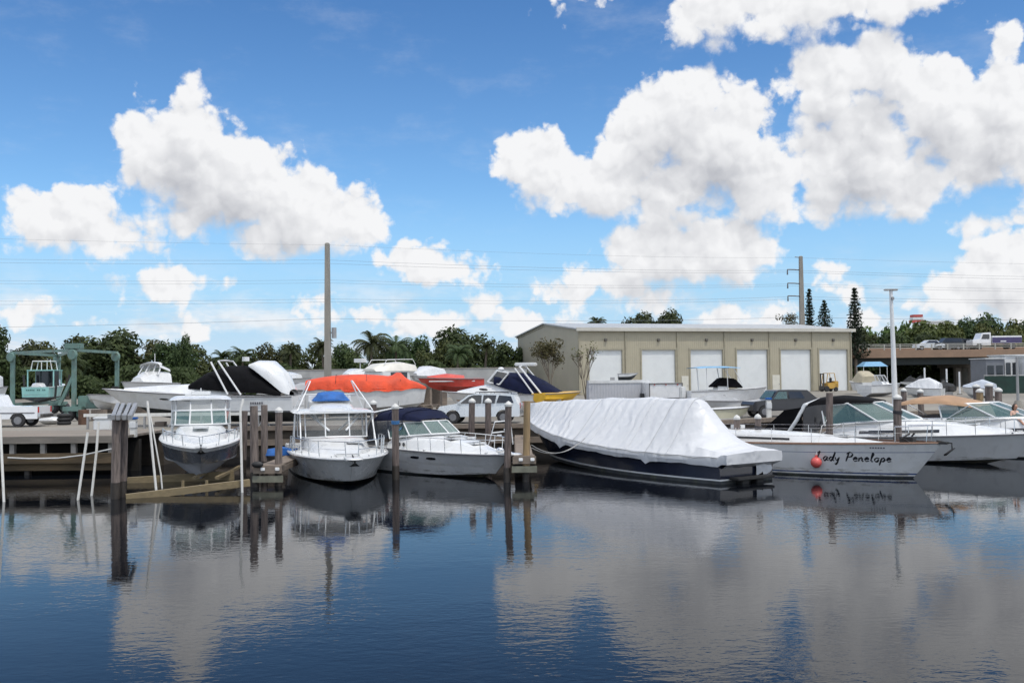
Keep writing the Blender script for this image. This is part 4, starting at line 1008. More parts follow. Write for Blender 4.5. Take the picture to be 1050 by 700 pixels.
# --- travel lift (boat hoist), green painted steel
teal = mat('faded_green_paint', (.115, .20, .175), .5, .18, 1.5, dirt=((.16, .12, .08), .4, 2.5))
hoist = [yard(13, 66), yard(76, 61), yard(120, 68), yard(60, 75)]
hc = sum(hoist, V())/4; th = thing('travel_lift', 'tall faded green travel lift frame on rubber wheels', 'boat hoist', (hc.x, hc.y, GZ))
HT = 4.42; leg = []
for i, p in enumerate(hoist):
    q = p-hc; mb = MB(); mb.bar((q.x, q.y, .75), (q.x, q.y, HT), .22, .25); mb.build('leg', teal, th); leg.append(q)
for a, b in ((0, 1), (1, 2), (0, 3), (3, 1)):
    mb = MB(); mb.bar((leg[a].x, leg[a].y, HT), (leg[b].x, leg[b].y, HT), .16, .18); mb.build('top_beam', teal, th)
for a, b in ((1, 2), (0, 3)):
    mb = MB(); mb.bar((leg[a].x, leg[a].y, .9), (leg[b].x, leg[b].y, .9), .2, .24); mb.build('bottom_beam', teal, th)
for i in range(4):
    mb = MB(); mb.wheel((leg[i].x, leg[i].y-.24, HT-.28), .33, .2, (.3, 1, 0)); mb.build('sheave', teal, th, smooth=30)
    for k_ in (-.45, .45):
        mb = MB(); mb.wheel((leg[i].x+k_*.75, leg[i].y+.1+k_*.3, .42), .42, .4, (.25, 1, 0), 20); wl = mb.build('wheel', tyre, th, smooth=30)
        mb = MB(); mb.wheel((leg[i].x+k_*.75, leg[i].y+.1+k_*.3, .42), .22, .42, (.25, 1, 0), 14); mb.build('rim', teal, wl, smooth=30)
    mb = MB(); mb.box((leg[i].x, leg[i].y, .75), (1.2, .6, .3)); mb.build('axle_box', teal, th, bevel=.03)
mb = MB(); mb.bar((leg[1].x-.9, leg[1].y, 1.0), (leg[1].x, leg[1].y, 2.9), .18, .18); mb.build('brace', teal, th)
mb = MB(); mb.box((leg[1].x+.9, leg[1].y+.6, 1.15), (1.5, .9, .8)); mb.build('engine_box', teal, th, bevel=.05)
mb = MB(); mb.box((leg[1].x, leg[1].y, HT+.25), (1.0, .6, .35)); mb.build('winch_housing', teal, th, bevel=.04)
# --- green sportfishing boat slung in the lift, stern to the camera
sb = at(36, 412, 67.5); H = Hull(7.4, 2.55, 1.05, 1.35, Lw=6.6, tr=.95, keel=.35)
hb = thing('slung_boat', 'sea-green sportfishing boat hanging stern-first in the travel lift slings', 'fishing boat', (sb.x, sb.y, sb.z+.25), R(98)); hb.scale = (.74, .74, .74)
seag = mat('sea_green_gelcoat', (.27, .53, .50), .3, .08, 1.5, coat=.3)
hullset(hb, H, [antif, seag, seag, seag], t0=.5, cock=dict(floor=.35), deckm=gel, railm=gel)
superloft([(3.6, 1.05, 1.0, 1.0, 1.9), (5.0, .95, .8, 1.1, 1.8), (6.2, .5, .35, 1.2, 1.4)]).build('cabin', gel, hb, smooth=40)
mb = MB(); mb.box((2.7, 0, 2.62), (2.6, 2.5, .10)); mb.build('hardtop', seag, hb, bevel=.03)
mb = MB()
for sd in (1, -1):
    for x_ in (1.5, 3.8): mb = MB(); mb.bar((x_, sd*1.16, .95), (x_, sd*1.16, 2.6), .10, .10); mb.build('hardtop_post', seag, hb)
mb = MB(); mb.box((3.4, 0, 1.85), (.1, 2.1, 1.5)); mb.build('dark_enclosure', glassd, hb)
mb = MB()
for xx in (1.7, 3.3):
    mb.tube([(xx, -.95, 2.65), (xx, -.8, 3.5), (xx, .8, 3.5), (xx, .95, 2.65)], .05, 6); mb.tube([(xx, 0, 2.65), (xx, 0, 3.5)], .04, 6)
for sd in (1, -1): mb.tube([(1.7, sd*.8, 3.5), (3.3, sd*.8, 3.5)], .05, 6)
mb.build('flybridge_rail', alu, hb)
mb = superloft([(.3, .6, .4, .9, 1.25), (.9, .8, .6, .9, 1.45), (1.6, .7, .5, .9, 1.2)]); mb.build('white_cover', gel, hb, smooth=50)
mb = MB()
for i, xx in enumerate([-.85+.16*i for i in range(11) if i not in (2, 5)]): mb.box((-.02, xx, .78), (.02, .09, .10))
mb.build('transom_lettering', mat('dark_green_letters', (.03, .12, .11)), hb)
for xx in (1.4, 5.2):
    mb = MB()
    for sd in (1, -1): mb.bar((xx, sd*1.35, .1), (xx, sd*1.5, 2.2 if sd else 2.2), .03, .2)
    mb.bar((xx, -1.35, .1), (xx, 0, -.42), .2, .03); mb.bar((xx, 1.35, .1), (xx, 0, -.42), .2, .03)
    tag(mb.build('lifting_sling', mat('black_webbing', (.03, .03, .03), .8, .2, 10)), 'dark webbing sling under the %s of the sea-green boat' % ('stern' if xx < 2 else 'bow'), 'sling', 'lift slings').matrix_world = Matrix.Translation(hb.location) @ Matrix.Rotation(R(98), 4, 'Z') @ Matrix.Scale(.74, 4)

# --- cars
paintw = mat('white_car_paint', (.72, .73, .74), .25, .03, 1.5, coat=.8); silver = mat('silver_car_paint', (.62, .64, .65), .28, .04, 1.5, metal=.35, coat=.8)
darkp = mat('dark_car_paint', (.018, .019, .023), .35, .08, 1.5, coat=.3); rimm = mat('alloy_rim', (.26, .26, .27), .35, .1, 5, metal=.7)
def car_body(L, Wd, prof, wheelx, wr, z0=.32):
    """side profile (x, z) swept across the width with tumblehome and real wheel-arch cut-outs"""
    pts = list(prof); low = []
    x_ = L/2
    for wx in sorted(wheelx, reverse=True):
        for i in range(9):
            a = pi*i/8; low.append((wx+(wr+.07)*cos(a), max(z0, wr+(wr+.07)*sin(a))))
    low = [(L/2-.05, z0)]+low+[(-L/2+.05, z0)]
    loop = pts+low
    mb = MB(); zmax = max(p[1] for p in prof); belt = z0+.72*(zmax*.62)
    def yw(z): return Wd/2*(1-.14*max(0, (z-belt)/(zmax-belt))) if z > belt else Wd/2*(1-.04*max(0, (.55-z)))
    rings = [[V((px_, sd*yw(pz_)*f_, pz_)) for px_, pz_ in loop] for sd, f_ in ((-1, 1), (1, 1))]
    n = len(loop)
    mb.add(rings[0]+rings[1], [(i, (i+1) % n, n+(i+1) % n, n+i) for i in range(n)]+[tuple(range(n)), tuple(range(2*n-1, n-1, -1))])
    return mb, yw
def wheels(root, L, Wd, wheelx, wr):
    for wx in wheelx:
        for sd in (1, -1):
            mb = MB(); mb.wheel((wx, sd*(Wd/2-.12), wr), wr, .24, (0, 1, 0), 20); o = mb.build('wheel', tyre, root, smooth=30)
            mb = MB(); mb.wheel((wx, sd*(Wd/2-.115), wr), wr*.62, .26, (0, 1, 0), 16); mb.build('rim', rimm, o, smooth=30)
def sidewin(root, quads, yw, nm='side_window', m=None):
    for q in quads:
        for sd in (1, -1):
            mb = MB(); mb.prism([(px_, sd*(yw(pz_)+.004), pz_) for px_, pz_ in q], (0, -sd*.02, 0)); mb.build(nm, m or glassd, root)
# white pickup, left edge, tail to the right
pk = thing('pickup_truck', 'white extended-cab pickup parked below the travel lift', 'pickup truck', tuple(yard(-6, 54.5)), R(184))
prof = [(-2.75, .5), (-2.75, 1.12), (-.75, 1.14), (-.62, 1.2), (-.42, 1.74), (-.2, 1.80), (1.0, 1.80), (1.2, 1.74), (1.72, 1.2), (2.65, 1.08), (2.78, .85), (2.78, .5)]
WX = (-1.7, 1.85); mb, yw = car_body(5.56, 1.95, prof, WX, .37, .45); mb.build('body', paintw, pk, smooth=30)
wheels(pk, 5.56, 1.95, WX, .37)
sidewin(pk, [[(-.5, 1.22), (-.34, 1.66), (.12, 1.70), (.12, 1.22)], [(.2, 1.22), (.2, 1.70), (1.08, 1.70), (1.48, 1.22)]], yw)
mb = MB(); mb.quad((1.24, -.76, 1.70), (1.24, .76, 1.70), (1.70, .84, 1.23), (1.70, -.84, 1.23)); o = mb.build('windscreen', glassd, pk); o.location = (.02, 0, .012)
mb = MB(); mb.box((-2.82, 0, .62), (.12, 1.9, .18)); mb.build('bumper', chrome, pk, bevel=.03)
for sd in (1, -1):
    mb = MB(); mb.box((-2.755, sd*.86, .95), (.03, .16, .32)); mb.build('tail_light', redlens, pk)
    mb = MB(); mb.box((0, sd*.982, .78), (5.2, .02, .06)); mb.build('side_moulding', rub, pk)
    mb = MB(); mb.box((.2, sd*.985, 1.08), (.14, .02, .05)); mb.build('door_handle', black, pk)
# silver SUV
sv = thing('suv', 'silver SUV parked behind the navy-canvas cruiser', 'SUV', tuple(yard(493, 53.2)), R(172)); sv.scale = (.93, .93, .92)
prof = [(-2.4, .5), (-2.42, 1.05), (-2.25, 1.2), (-2.05, 1.66), (-1.8, 1.72), (.2, 1.74), (.6, 1.66), (1.3, 1.16), (2.25, 1.02), (2.42, .8), (2.42, .5)]
WX = (-1.45, 1.5); mb, yw = car_body(4.84, 1.95, prof, WX, .37, .4); mb.build('body', silver, sv, smooth=30); wheels(sv, 4.84, 1.95, WX, .37)
sidewin(sv, [[(-2.05, 1.2), (-1.9, 1.58), (-1.2, 1.64), (-1.05, 1.2)], [(-.95, 1.18), (-1.05, 1.64), (-.3, 1.66), (-.25, 1.18)], [(-.17, 1.18), (-.2, 1.66), (.3, 1.66), (.55, 1.58), (1.1, 1.17)]], yw)
mb = MB(); mb.quad((.66, -.75, 1.64), (.66, .75, 1.64), (1.26, .85, 1.21), (1.26, -.85, 1.21)); o = mb.build('windscreen', glassg, sv); o.location = (.03, 0, .012)
for sd in (1, -1):
    mb = MB(); mb.tube([(-1.7, sd*.66, 1.80), (.2, sd*.66, 1.82)], .02, 5)
    for xx in (-1.7, -.7, .2): mb.tube([(xx, sd*.66, 1.72), (xx, sd*.66, 1.81)], .018, 5)
    mb.build('roof_rail', black, sv)
    mb = MB(); mb.box((1.1, sd*1.02, 1.2), (.2, .2, .16)); mb.build('door_mirror', silver, sv, bevel=.03)
    mb = MB(); mb.box((-2.42, sd*.85, 1.05), (.04, .14, .3)); mb.build('tail_light', redlens, sv)
# dark pickup with grey camper, right of the covered boat
dk = thing('dark_truck', 'dark pickup with black camper shell facing left behind the yacht', 'pickup truck', tuple(yard(800, 57.0)), R(193)); dk.scale = (.82, .82, .82)
prof = [(-2.5, .5), (-2.5, 1.15), (-1.6, 1.88), (.55, 1.90), (.75, 1.84), (1.2, 1.25), (2.5, 1.1), (2.62, .9), (2.62, .5)]
WX = (-1.6, 1.75); mb, yw = car_body(5.2, 1.9, prof, WX, .40, .45); mb.build('body', darkp, dk, smooth=30); wheels(dk, 5.2, 1.9, WX, .40)
sidewin(dk, [[(.0, 1.28), (.0, 1.78), (.62, 1.78), (1.05, 1.28)]], yw, m=glassg); sidewin(dk, [[(-1.35, 1.3), (-1.1, 1.76), (-.15, 1.78), (-.15, 1.3)]], yw)
mb = MB(); mb.quad((.80, -.72, 1.80), (.80, .72, 1.80), (1.18, .82, 1.30), (1.18, -.82, 1.30)); o = mb.build('windscreen', glassg, dk); o.location = (.03, 0, .012)
mb = MB(); mb.prism([(1.15, -.85, 1.24), (2.5, -.80, 1.09), (2.5, .80, 1.09), (1.15, .85, 1.24)], (0, 0, .03)); mb.build('bonnet', mat('silver_grey_bonnet', (.17, .18, .20), .3, .05, 2, coat=.5), dk)

# --- long white cruiser on stands, bow to the left
def stands(root_pts, hs, who):
    for i, (p, h) in enumerate(zip(root_pts, hs)):
        t = thing('boat_stand', 'steel jack stand propping %s' % who[i], 'boat stand', tuple(p), 0, 'boat stands')
        for k_ in range(3):
            a = 2*pi*k_/3; mb = MB(); mb.tube([(.35*cos(a), .35*sin(a), 0), (0, 0, h*.75)], .03, 5); mb.build('leg', gpm, t)
        mb = MB(); mb.tube([(0, 0, h*.7), (0, 0, h)], .035, 6); mb.box((0, 0, h+.02), (.3, .3, .04)); mb.build('head', gpm, t)
def yardboat(name, label, px_bow, px_st, Yb, Ys, y_sheer_bow, H_par, colr, keelz, **kw):
    bw_ = at(px_bow, y_sheer_bow, Yb); s_ = at(px_st, y_sheer_bow, Ys)
    hd_ = atan2(bw_.y-s_.y, bw_.x-s_.x); L_ = sqrt((bw_.x-s_.x)**2+(bw_.y-s_.y)**2)
    H_ = Hull(L_, **H_par); root = thing(name, label, 'boat', (s_.x, s_.y, bw_.z-H_.fb), hd_)
    return root, H_
y1, H = yardboat('cruiser_on_stands', 'long white sport cruiser with black canvas standing ashore behind the grey-sided boat', 105, 306, 53.5, 53.0, 398, dict(B=3.1, fs=.85, fb=1.35, tr=.88, tm=.4, pb=2.2, fl=.30, keel=.55, zc1=.5, Lw=9.0), None, 0)
hullset(y1, H, [antif, gelp, gel, gel], rows=(0, .10, .2, .45, .62, .8, 1), rowmat=(0, 2, 2, 2, 2, 3), t0=.35, cock=dict(floor=.3), railr=.03)
L_ = H.L
superloft([(L_*.32, 1.2, 1.1, .95, 1.3), (L_*.5, 1.15, 1.0, 1.0, 1.55), (L_*.7, .85, .6, 1.15, 1.48), (L_*.88, .4, .2, 1.25, 1.36)]).build('cabin', gel, y1, smooth=40)
mb = arch_top([(.6, 1.3, .98, 1.05), (1.6, 1.35, 1.15, 1.9), (2.6, 1.35, 1.2, 2.5), (3.8, 1.3, 1.3, 2.5), (4.9, 1.2, 1.4, 2.15), (5.7, 1.0, 1.42, 1.55)], p=.7, skirt=.15); mb.build('canvas_cover', canvasb, y1, smooth=50)
mb = arch_top([(.25, .9, .95, 1.2), (.6, 1.2, 1.1, 2.1), (1.3, 1.25, 1.7, 2.75), (2.1, 1.1, 2.3, 2.78), (2.5, .8, 2.5, 2.6)], p=.8, skirt=.05); mb.build('white_canvas', gel, y1, smooth=50)
mb = MB()
for sd in (1, -1): mb.tube([(2.7, sd*1.45, .95), (4.0, sd*1.2, 2.75), (4.0, 0, 2.8)], .05, 6); mb.tube([(3.4, sd*1.45, .98), (4.4, sd*1.2, 2.7)], .05, 6)
mb.tube([(2.9, 0, 2.75), (2.9, 0, 2.98)], .2, 8); mb.build('radar_arch', alu, y1)
for t_ in (.55, .67): portlight(y1, H, t_, .68, 1, .55, .14)
mb = MB()
for i in range(6): mb.box((1.55+.12*i, 1.48, .5), (.07, .03, .12), rz=.02)
mb.build('hull_lettering', mat('grey_vinyl_letters'), y1)
b0_ = Matrix.Translation(y1.location) @ Matrix.Rotation(y1.rotation_euler.z, 4, 'Z')
zz = y1.location.z-GZ
stands([V((*(b0_ @ V((L_*f_, .95, 0))).xy, GZ)) for f_ in (.15, .35, .6)], [zz-.08]*3, ['the stern of the black-canvas cruiser', 'the middle of the black-canvas cruiser', 'the forward hull of the black-canvas cruiser'])
mb = MB()
for f_ in (.2, .45, .7):
    p = b0_ @ V((L_*f_, 0, 0)); mb = MB(); hh = zz-.5; mb.box((0, 0, hh/2), (.5, .5, hh)); tag(mb.build('keel_block', wood, loc=(p.x, p.y, GZ)), 'timber block under the %s keel of the black-canvas cruiser' % {.2: 'after', .45: 'middle', .7: 'forward'}[f_], 'block', 'keel blocks')

# --- hull under the orange tarpaulin
y2, H = yardboat('tarped_boat', 'round-bellied grey hull under a bright orange tarpaulin', 437, 314, 60, 59, 397, dict(B=3.2, fs=1.35, fb=1.35, tr=.55, tm=.5, pb=2.4, qb=.85, fl=.12, keel=.35, chine=.7, zc0=.1, zc1=.3, Lw=7.0), None, 0)
hullset(y2, H, [gelg, gelp, gelp, gelp], railm=orange)
L_ = H.L
rings = []
for i in range(29):
    t = i/28; p = H.pt(t, 1); w_ = p.y+.06
    zc = 1.35+ .80*sin(pi*min(1, .12+t*.9))**.55 + (.42 if .70 < t < .84 else 0)*(1-abs(t-.77)/.07)
    low = -.06-.05*sin(t*40)+(-.12 if .3 < t < .8 else 0)
    r_ = [V((p.x, -w_, p.z+low))]+[V((p.x, -w_*cos(pi*j/10)*(1-.05*abs(sin(t*18))), p.z+.02+(zc-1.35+.02)*sin(pi*j/10)**.6)) for j in range(11)]+[V((p.x, w_, p.z+low))]
    rings.append(r_)
mb = MB(); mb.loft(rings, False); mb.add(rings[0], [tuple(range(len(rings[0])))]); mb.add(rings[-1], [tuple(range(len(rings[-1])))])
oc = mb.build('orange_cover', orange, y2, smooth=60)
mb = MB()
for t in (.25, .5, .78): mb.tube([H.pt(t, 0, 1, .03)]+[H.pt(t, 1, 1, .07)]+[V((H.pt(t, 1).x, H.pt(t, 1).y*cos(pi*j/8)+.04*cos(pi*j/8), H.zs(t)+.85*sin(pi*j/8)**.6)) for j in range(1, 8)]+[H.pt(t, 0, -1, .03)], .012, 5)
mb.build('tie_line', darkrope, y2)
mb = MB(); hh = y2.location.z-GZ
for x_ in (1.2, 3.4, 5.6): mb.box((x_, 0, -.30-(hh-.4)/2+.1), (.4, 2.2, max(.2, hh-.35)))
mb.build('cradle', wood, y2)

# --- other boats ashore
def small_boat(name, label, px_b, px_s, Yb, Ys, ysh, B, fs, fb, topm, botm=None, **kw):
    root, H = yardboat(name, label, px_b, px_s, Yb, Ys, ysh, dict(B=B, fs=fs, fb=fb, tr=kw.get('tr', .88), pb=2.2, fl=.3, keel=.4, zc1=.35), None, 0)
    H.Lw = H.L*.88
    hullset(root, H, [botm or gelp, topm, topm, kw.get('sheerm', topm)], t0=kw.get('t0', .4), cock=dict(floor=.3) if kw.get('t0', .4) else None, deckm=kw.get('deckm', gel))
    hh = root.location.z-GZ-.35
    if hh > .15:
        mb = MB()
        for f_ in (.2, .6): mb.box((H.L*f_, 0, -.38-hh/2), (.35, B*.55, hh))
        mb.build('support_blocks', wood, root)
    return root, H
y3, H = small_boat('sport_cruiser', 'white sport cruiser with navy canvas ashore above the silver SUV', 458, 578, 63.0, 61.5, 401.5, 3.0, .95, 1.15, gel)
L_ = H.L
superloft([(L_*.36, 1.2, 1.1, 1.0, 1.45), (L_*.5, 1.1, .95, 1.0, 1.75), (L_*.72, .8, .55, 1.05, 1.5), (L_*.9, .35, .2, 1.1, 1.2)]).build('cabin', gel, y3, smooth=40)
mb = arch_top([(.1, 1.2, 1.0, 1.06), (1.2, 1.3, 1.1, 1.8), (2.2, 1.3, 1.2, 2.3), (3.4, 1.2, 1.5, 2.35), (4.3, 1.0, 1.8, 2.2)], p=.7, skirt=.2); mb.build('navy_cover', canvasn, y3, smooth=50)
base = [V((3.9, -1.1, 1.6)), V((4.7, -.7, 1.75)), V((4.9, 0, 1.78)), V((4.7, .7, 1.75)), V((3.9, 1.1, 1.6))]; top = [p+V((-.6, 0, .7)) for p in base]
windshield(y3, base, top, glassd, gel, .05)
mb = MB()
for sd in (1, -1): mb.tube([(1.2, sd*1.35, 1.0), (2.6, sd*1.15, 2.7), (2.6, 0, 2.75)], .06, 6); mb.tube([(1.7, sd*1.35, 1.0), (2.9, sd*1.15, 2.6)], .05, 6)
mb.build('radar_arch', alu, y3)
mb = MB(); mb.box((2.4, 0, 2.85), (1.3, 1.0, .22)); mb.build('folded_top', gel, y3, bevel=.05)
mb = MB(); mb.ball((4.0, .1, 2.55), .2, 8, (1, 1, .8)); mb.build('searchlight', gel, y3, smooth=True)
portlight(y3, H, .62, 1.25, 1, .6, .16); mb = MB()
for sd in (1, -1): mb.loft([[H.pt(t, .50, sd, .012), H.pt(t, .56, sd, .012)] for t in [i/20 for i in range(20)]], False)
mb.build('tan_stripe', mat('tan_stripe_paint', (.35, .22, .10), .5, .1, 3), y3)
y4, H = small_boat('yellow_boat', 'yellow pointed boat stern left of the grey container', 596, 552, 62.0, 60.0, 400.5, 1.6, .35, .45, yellow, yellow, t0=0, deckm=yellow)
y4b = y4
y5, H = small_boat('red_speedboat', 'faded red speedboat ashore between orange tarp and white sport cruiser', 428, 494, 72, 73, 387, 2.4, .6, .7, redp, redp, t0=.3, deckm=redp)
superloft([(H.L*.3, .9, .8, .6, .85), (H.L*.55, .8, .6, .65, .98), (H.L*.85, .3, .2, .7, .8)]).build('foredeck_hump', redp, y5, smooth=40)
mb = MB(); mb.box((H.L*.5, 1.1, .42), (3.4, .05, .08)); mb.build('white_stripe', gel, y5)
y6, H = small_boat('white_tented_boat', 'white shrouded boat bow behind the red speedboat', 424, 450, 80, 84, 385, 2.4, .6, .7, gel, t0=0)
superloft([(.5, 1.1, .9, .6, 1.3), (H.L*.5, 1.1, .8, .6, 1.5), (H.L*.95, .3, .2, .65, .9)]).build('cover', coverm, y6, smooth=50)
y7, H = small_boat('flybridge_boat', 'cream flybridge motor yacht behind the orange tarpaulin', 352, 416, 76, 80, 390, 3.0, 1.2, 1.3, gel)
creamg = mat('cream_gelcoat', (.60, .58, .52), .35, .06, 2)
mb = MB(); mb.prism([(.4, -1.3, 1.2), (3.2, -1.3, 1.2), (3.2, -1.3, 2.0), (.6, -1.3, 2.0)], (0, 2.6, 0)); mb.build('saloon', gel, y7, bevel=.05)
mb = MB(); mb.box((1.6, 0, 1.62), (1.6, 2.66, .55)); mb.build('saloon_window', glassd, y7)
mb = superloft([(-.2, 1.35, 1.2, 2.0, 2.55), (1.0, 1.4, 1.25, 2.0, 2.75), (2.8, 1.3, 1.1, 2.0, 2.62), (3.6, 1.0, .8, 2.0, 2.2)]); mb.build('flybridge', creamg, y7, smooth=40)
mb = MB()
for sd in (1, -1): mb.tube([(-.1, sd*1.25, 2.5), (.2, sd*1.25, 2.95), (2.6, sd*1.1, 2.92), (2.9, sd*1.1, 2.5)], .03, 5)
mb.build('flybridge_rail', alu, y7)
y8, H = small_boat('cabin_boat', 'small white cabin boat left of the flybridge yacht', 344, 378, 84, 88, 386, 2.4, .9, 1.0, gel)
superloft([(.5, 1.0, .9, .9, 1.6), (H.L*.45, .95, .8, .9, 1.7), (H.L*.7, .6, .4, .95, 1.3)]).build('cabin', gel, y8, smooth=40)
mb = MB(); mb.tube([(1.2, 0, 1.6), (1.2, 0, 2.3)], .05); mb.box((1.2, 0, 2.4), (.8, .8, .35)); mb.build('radar', gel, y8, bevel=.06)
y9, H = small_boat('cabin_cruiser', 'white cabin cruiser with rounded windscreen behind the long cruiser ashore', 126, 172, 66, 70, 391, 2.6, .9, 1.05, gel)
superloft([(.8, 1.1, 1.0, .9, 1.7), (H.L*.4, 1.0, .85, .95, 1.75), (H.L*.7, .6, .4, 1.0, 1.3)]).build('cabin', gel, y9, smooth=40)
windshield(y9, [V((H.L*.45, s_*.9, 1.5)) for s_ in (-1, -.4, .4, 1)], [V((H.L*.34, s_*.75, 2.25)) for s_ in (-1, -.4, .4, 1)], vinyl, gel, .05)
arch_top([(.8, .95, 1.7, 2.0), (1.8, .9, 2.0, 2.35), (H.L*.34, .8, 2.2, 2.4)]).build('canvas_top', gelp, y9, smooth=50)
mb = MB(); mb.tube([(H.L*.3, 0, 2.3), (H.L*.3, 0, 3.0)], .025); mb.build('antenna', alu, y9)
y10, H = small_boat('covered_skiff', 'white boat bow cut by the left edge behind the pickup', 8, -60, 62, 60, 396, 2.4, 1.2, 1.3, gel)
superloft([(1.0, 1.0, .8, 1.1, 1.9), (3.0, .9, .7, 1.2, 2.1), (H.L*.92, .3, .2, 1.25, 1.9)]).build('cover', coverm, y10, smooth=50)
y11, H = small_boat('white_runabout', 'white runabout seen between black canvas and orange tarpaulin', 336, 292, 70, 72, 391, 2.2, .7, .8, gel)
y11b, H = small_boat('grey_tarped_boat', 'grey tarped boat behind the white canvas of the long cruiser', 290, 330, 62, 64, 399, 2.4, .7, .8, gelg, t0=0)
superloft([(.4, 1.0, .8, .7, 1.0), (H.L*.5, .9, .7, .75, 1.2), (H.L*.9, .3, .2, .8, .95)]).build('tarp', mat('grey_tarp', (.30, .31, .32), .7, .15, 2), y11b, smooth=50)
# centre console on a trailer with blue T-top
y12, H = small_boat('center_console_boat', 'white centre console boat with blue T-top on a trailer by the warehouse', 786, 703, 84, 82, 396.5, 2.5, 1.0, 1.25, gelw, gelp, t0=.55)
L_ = H.L
mb = MB(); mb.prism([(2.6, -.45, .4), (3.9, -.45, .4), (3.7, -.45, 1.6), (3.2, -.45, 1.9), (2.8, -.45, 1.6)], (0, .9, 0)); mb.build('console', gel, y12, bevel=.04)
mb = MB(); mb.prism([(2.2, -.5, 1.3), (5.2, -.5, 1.2), (4.4, -.5, 2.0), (3.2, -.5, 2.1)], (0, 1.0, 0)); mb.build('console_cover', canvasb, y12, bevel=.1)
mb = MB()
for sd in (1, -1):
    mb.tube([(1.6, sd*.8, .9), (1.5, sd*.9, 2.9)], .035); mb.tube([(3.6, sd*.6, .9), (3.4, sd*.9, 2.9)], .035); mb.tube([(5.0, sd*.6, 1.4), (4.0, sd*.9, 2.9)], .03)
mb.build('t_top_frame', alu, y12)
arch_top([(.6, 1.1, 2.88, 2.95), (1.6, 1.15, 2.92, 3.06), (3.4, 1.15, 2.92, 3.06), (4.6, 1.05, 2.88, 2.95)]).build('t_top', mat('faded_blue_canvas', (.16, .33, .50), .7, .1, 3), y12, smooth=50)
mb = MB(); mb.box((-.3, 0, .9), (.5, .45, 1.0)); mb.box((-.25, 0, .2), (.3, .2, .9)); mb.build('outboard_motor', gel, y12, bevel=.08)
mb = MB(); zb = y12.location.z-GZ
for sd in (1, -1): mb.bar((-.2, sd*.8, -.5), (L_*.8, sd*.5, -.5), .1, .12)
mb.bar((L_*.8, 0, -.5), (L_*1.08, 0, -.6), .1, .12)
tr1 = mb.build('trailer_frame', gpm, y12)
for xx in (2.0, 2.9):
    for sd in (1, -1): mb = MB(); mb.wheel((xx, sd*1.1, -zb+.36), .36, .24, (0, 1, 0)); mb.build('trailer_wheel', tyre, y12, smooth=30)
# low grey tarps and light heap between covered boat and truck
y13, H = small_boat('covered_jetboat', 'grey covered small boat low behind the shrink-wrapped stern', 712, 752, 60, 62, 410, 1.8, .5, .6, gelg, t0=0)
superloft([(.3, .8, .6, .45, .7), (H.L*.5, .8, .5, .5, .95), (H.L*.9, .3, .2, .55, .65)]).build('cover', mat('grey_tarp'), y13, smooth=50)
y14, H = small_boat('upturned_dinghy', 'pale dinghy by the dock between shrink-wrapped stern and dark pickup', 768, 722, 56, 55, 416, 1.7, .6, .7, mat('pale_yellow_gelcoat', (.50, .48, .36), .5, .1, 2), t0=0)
# --- container, white box truck, dinghy on top
ct = thing('storage_container', 'pale grey corrugated container in front of the warehouse', 'container', tuple(yard(635, 95)), R(2))
cm = ribbed('pale_corrugated_steel', (.42, .43, .46), 'X', .28, .03, .6, dirt=((.30, .29, .29), .4, .8))
w_ = (at(666, 0, 95)-at(604, 0, 95)).x; ch_ = at(635, 390.5, 95).z-GZ
mb = MB(); mb.box((0, 1.2, ch_/2), (w_, 2.4, ch_)); mb.build('body', cm, ct)
mb = MB(); mb.box((0, 1.2, ch_+.04), (w_+.1, 2.5, .08)); mb.box((0, -.03, ch_-.10), (w_+.06, .06, .2)); mb.build('roof_rim', gelp, ct)
d1, H = small_boat('roof_dinghy', 'tiny white dinghy with dark bottom atop the container', 654.5, 634, 96, 96, 386.2, 1.2, .35, .4, gel, antif, t0=0)
d1.location.z = GZ+ch_+.08+.30
for o in list(d1.children):
    if o.name.startswith('support_blocks'): bpy.data.objects.remove(o)
d1b = MB(); d1b.box((0, 1.0, ch_+.22), (.4, .4, .3)); tag(d1b.build('vent_box', gpm, loc=tuple(yard(629, 95))), 'small metal box on the container roof beside the dinghy', 'box')
bt_ = thing('cargo_trailer', 'white cargo trailer seen from behind right of the grey container', 'trailer', tuple(yard(682.5, 92)), R(94))
w_ = (at(700, 0, 92)-at(665.5, 0, 92)).x; zt = at(682, 392.5, 92).z-GZ
mb = MB(); mb.box((2.6, 0, (zt+.22)/2), (5.2, w_, zt-.22)); mb.build('cargo_box', gelw, bt_, bevel=.03)
mb = MB()
for sd in (1, -1): mb.box((-.03, sd*(w_/2-.04), (zt+.22)/2), (.07, .08, zt-.22))
mb.box((-.03, 0, zt-.05), (.07, w_+.02, .10)); mb.box((-.03, 0, .24), (.07, w_, .10)); mb.build('door_frame', mat('dark_grey_trim', (.10, .10, .10), .6, .1, 4), bt_)
for yy in (-1.1, 0, 1.1):
    mb = MB(); mb.box((-.08, yy, zt-.16), (.05, .12, .08)); mb.build('marker_light', redlens, bt_)
for sd in (1, -1):
    for xx in (2.4, 3.2): mb = MB(); mb.wheel((xx, sd*(w_/2+.10), .33), .33, .22, (0, 1, 0)); mb.build('wheel', tyre, bt_, smooth=30)
mb = MB(); mb.bar((5.2, .6, .35), (6.6, 0, .4), .1, .1); mb.bar((5.2, -.6, .35), (6.6, 0, .4), .1, .1); mb.build('drawbar', gpm, bt_)
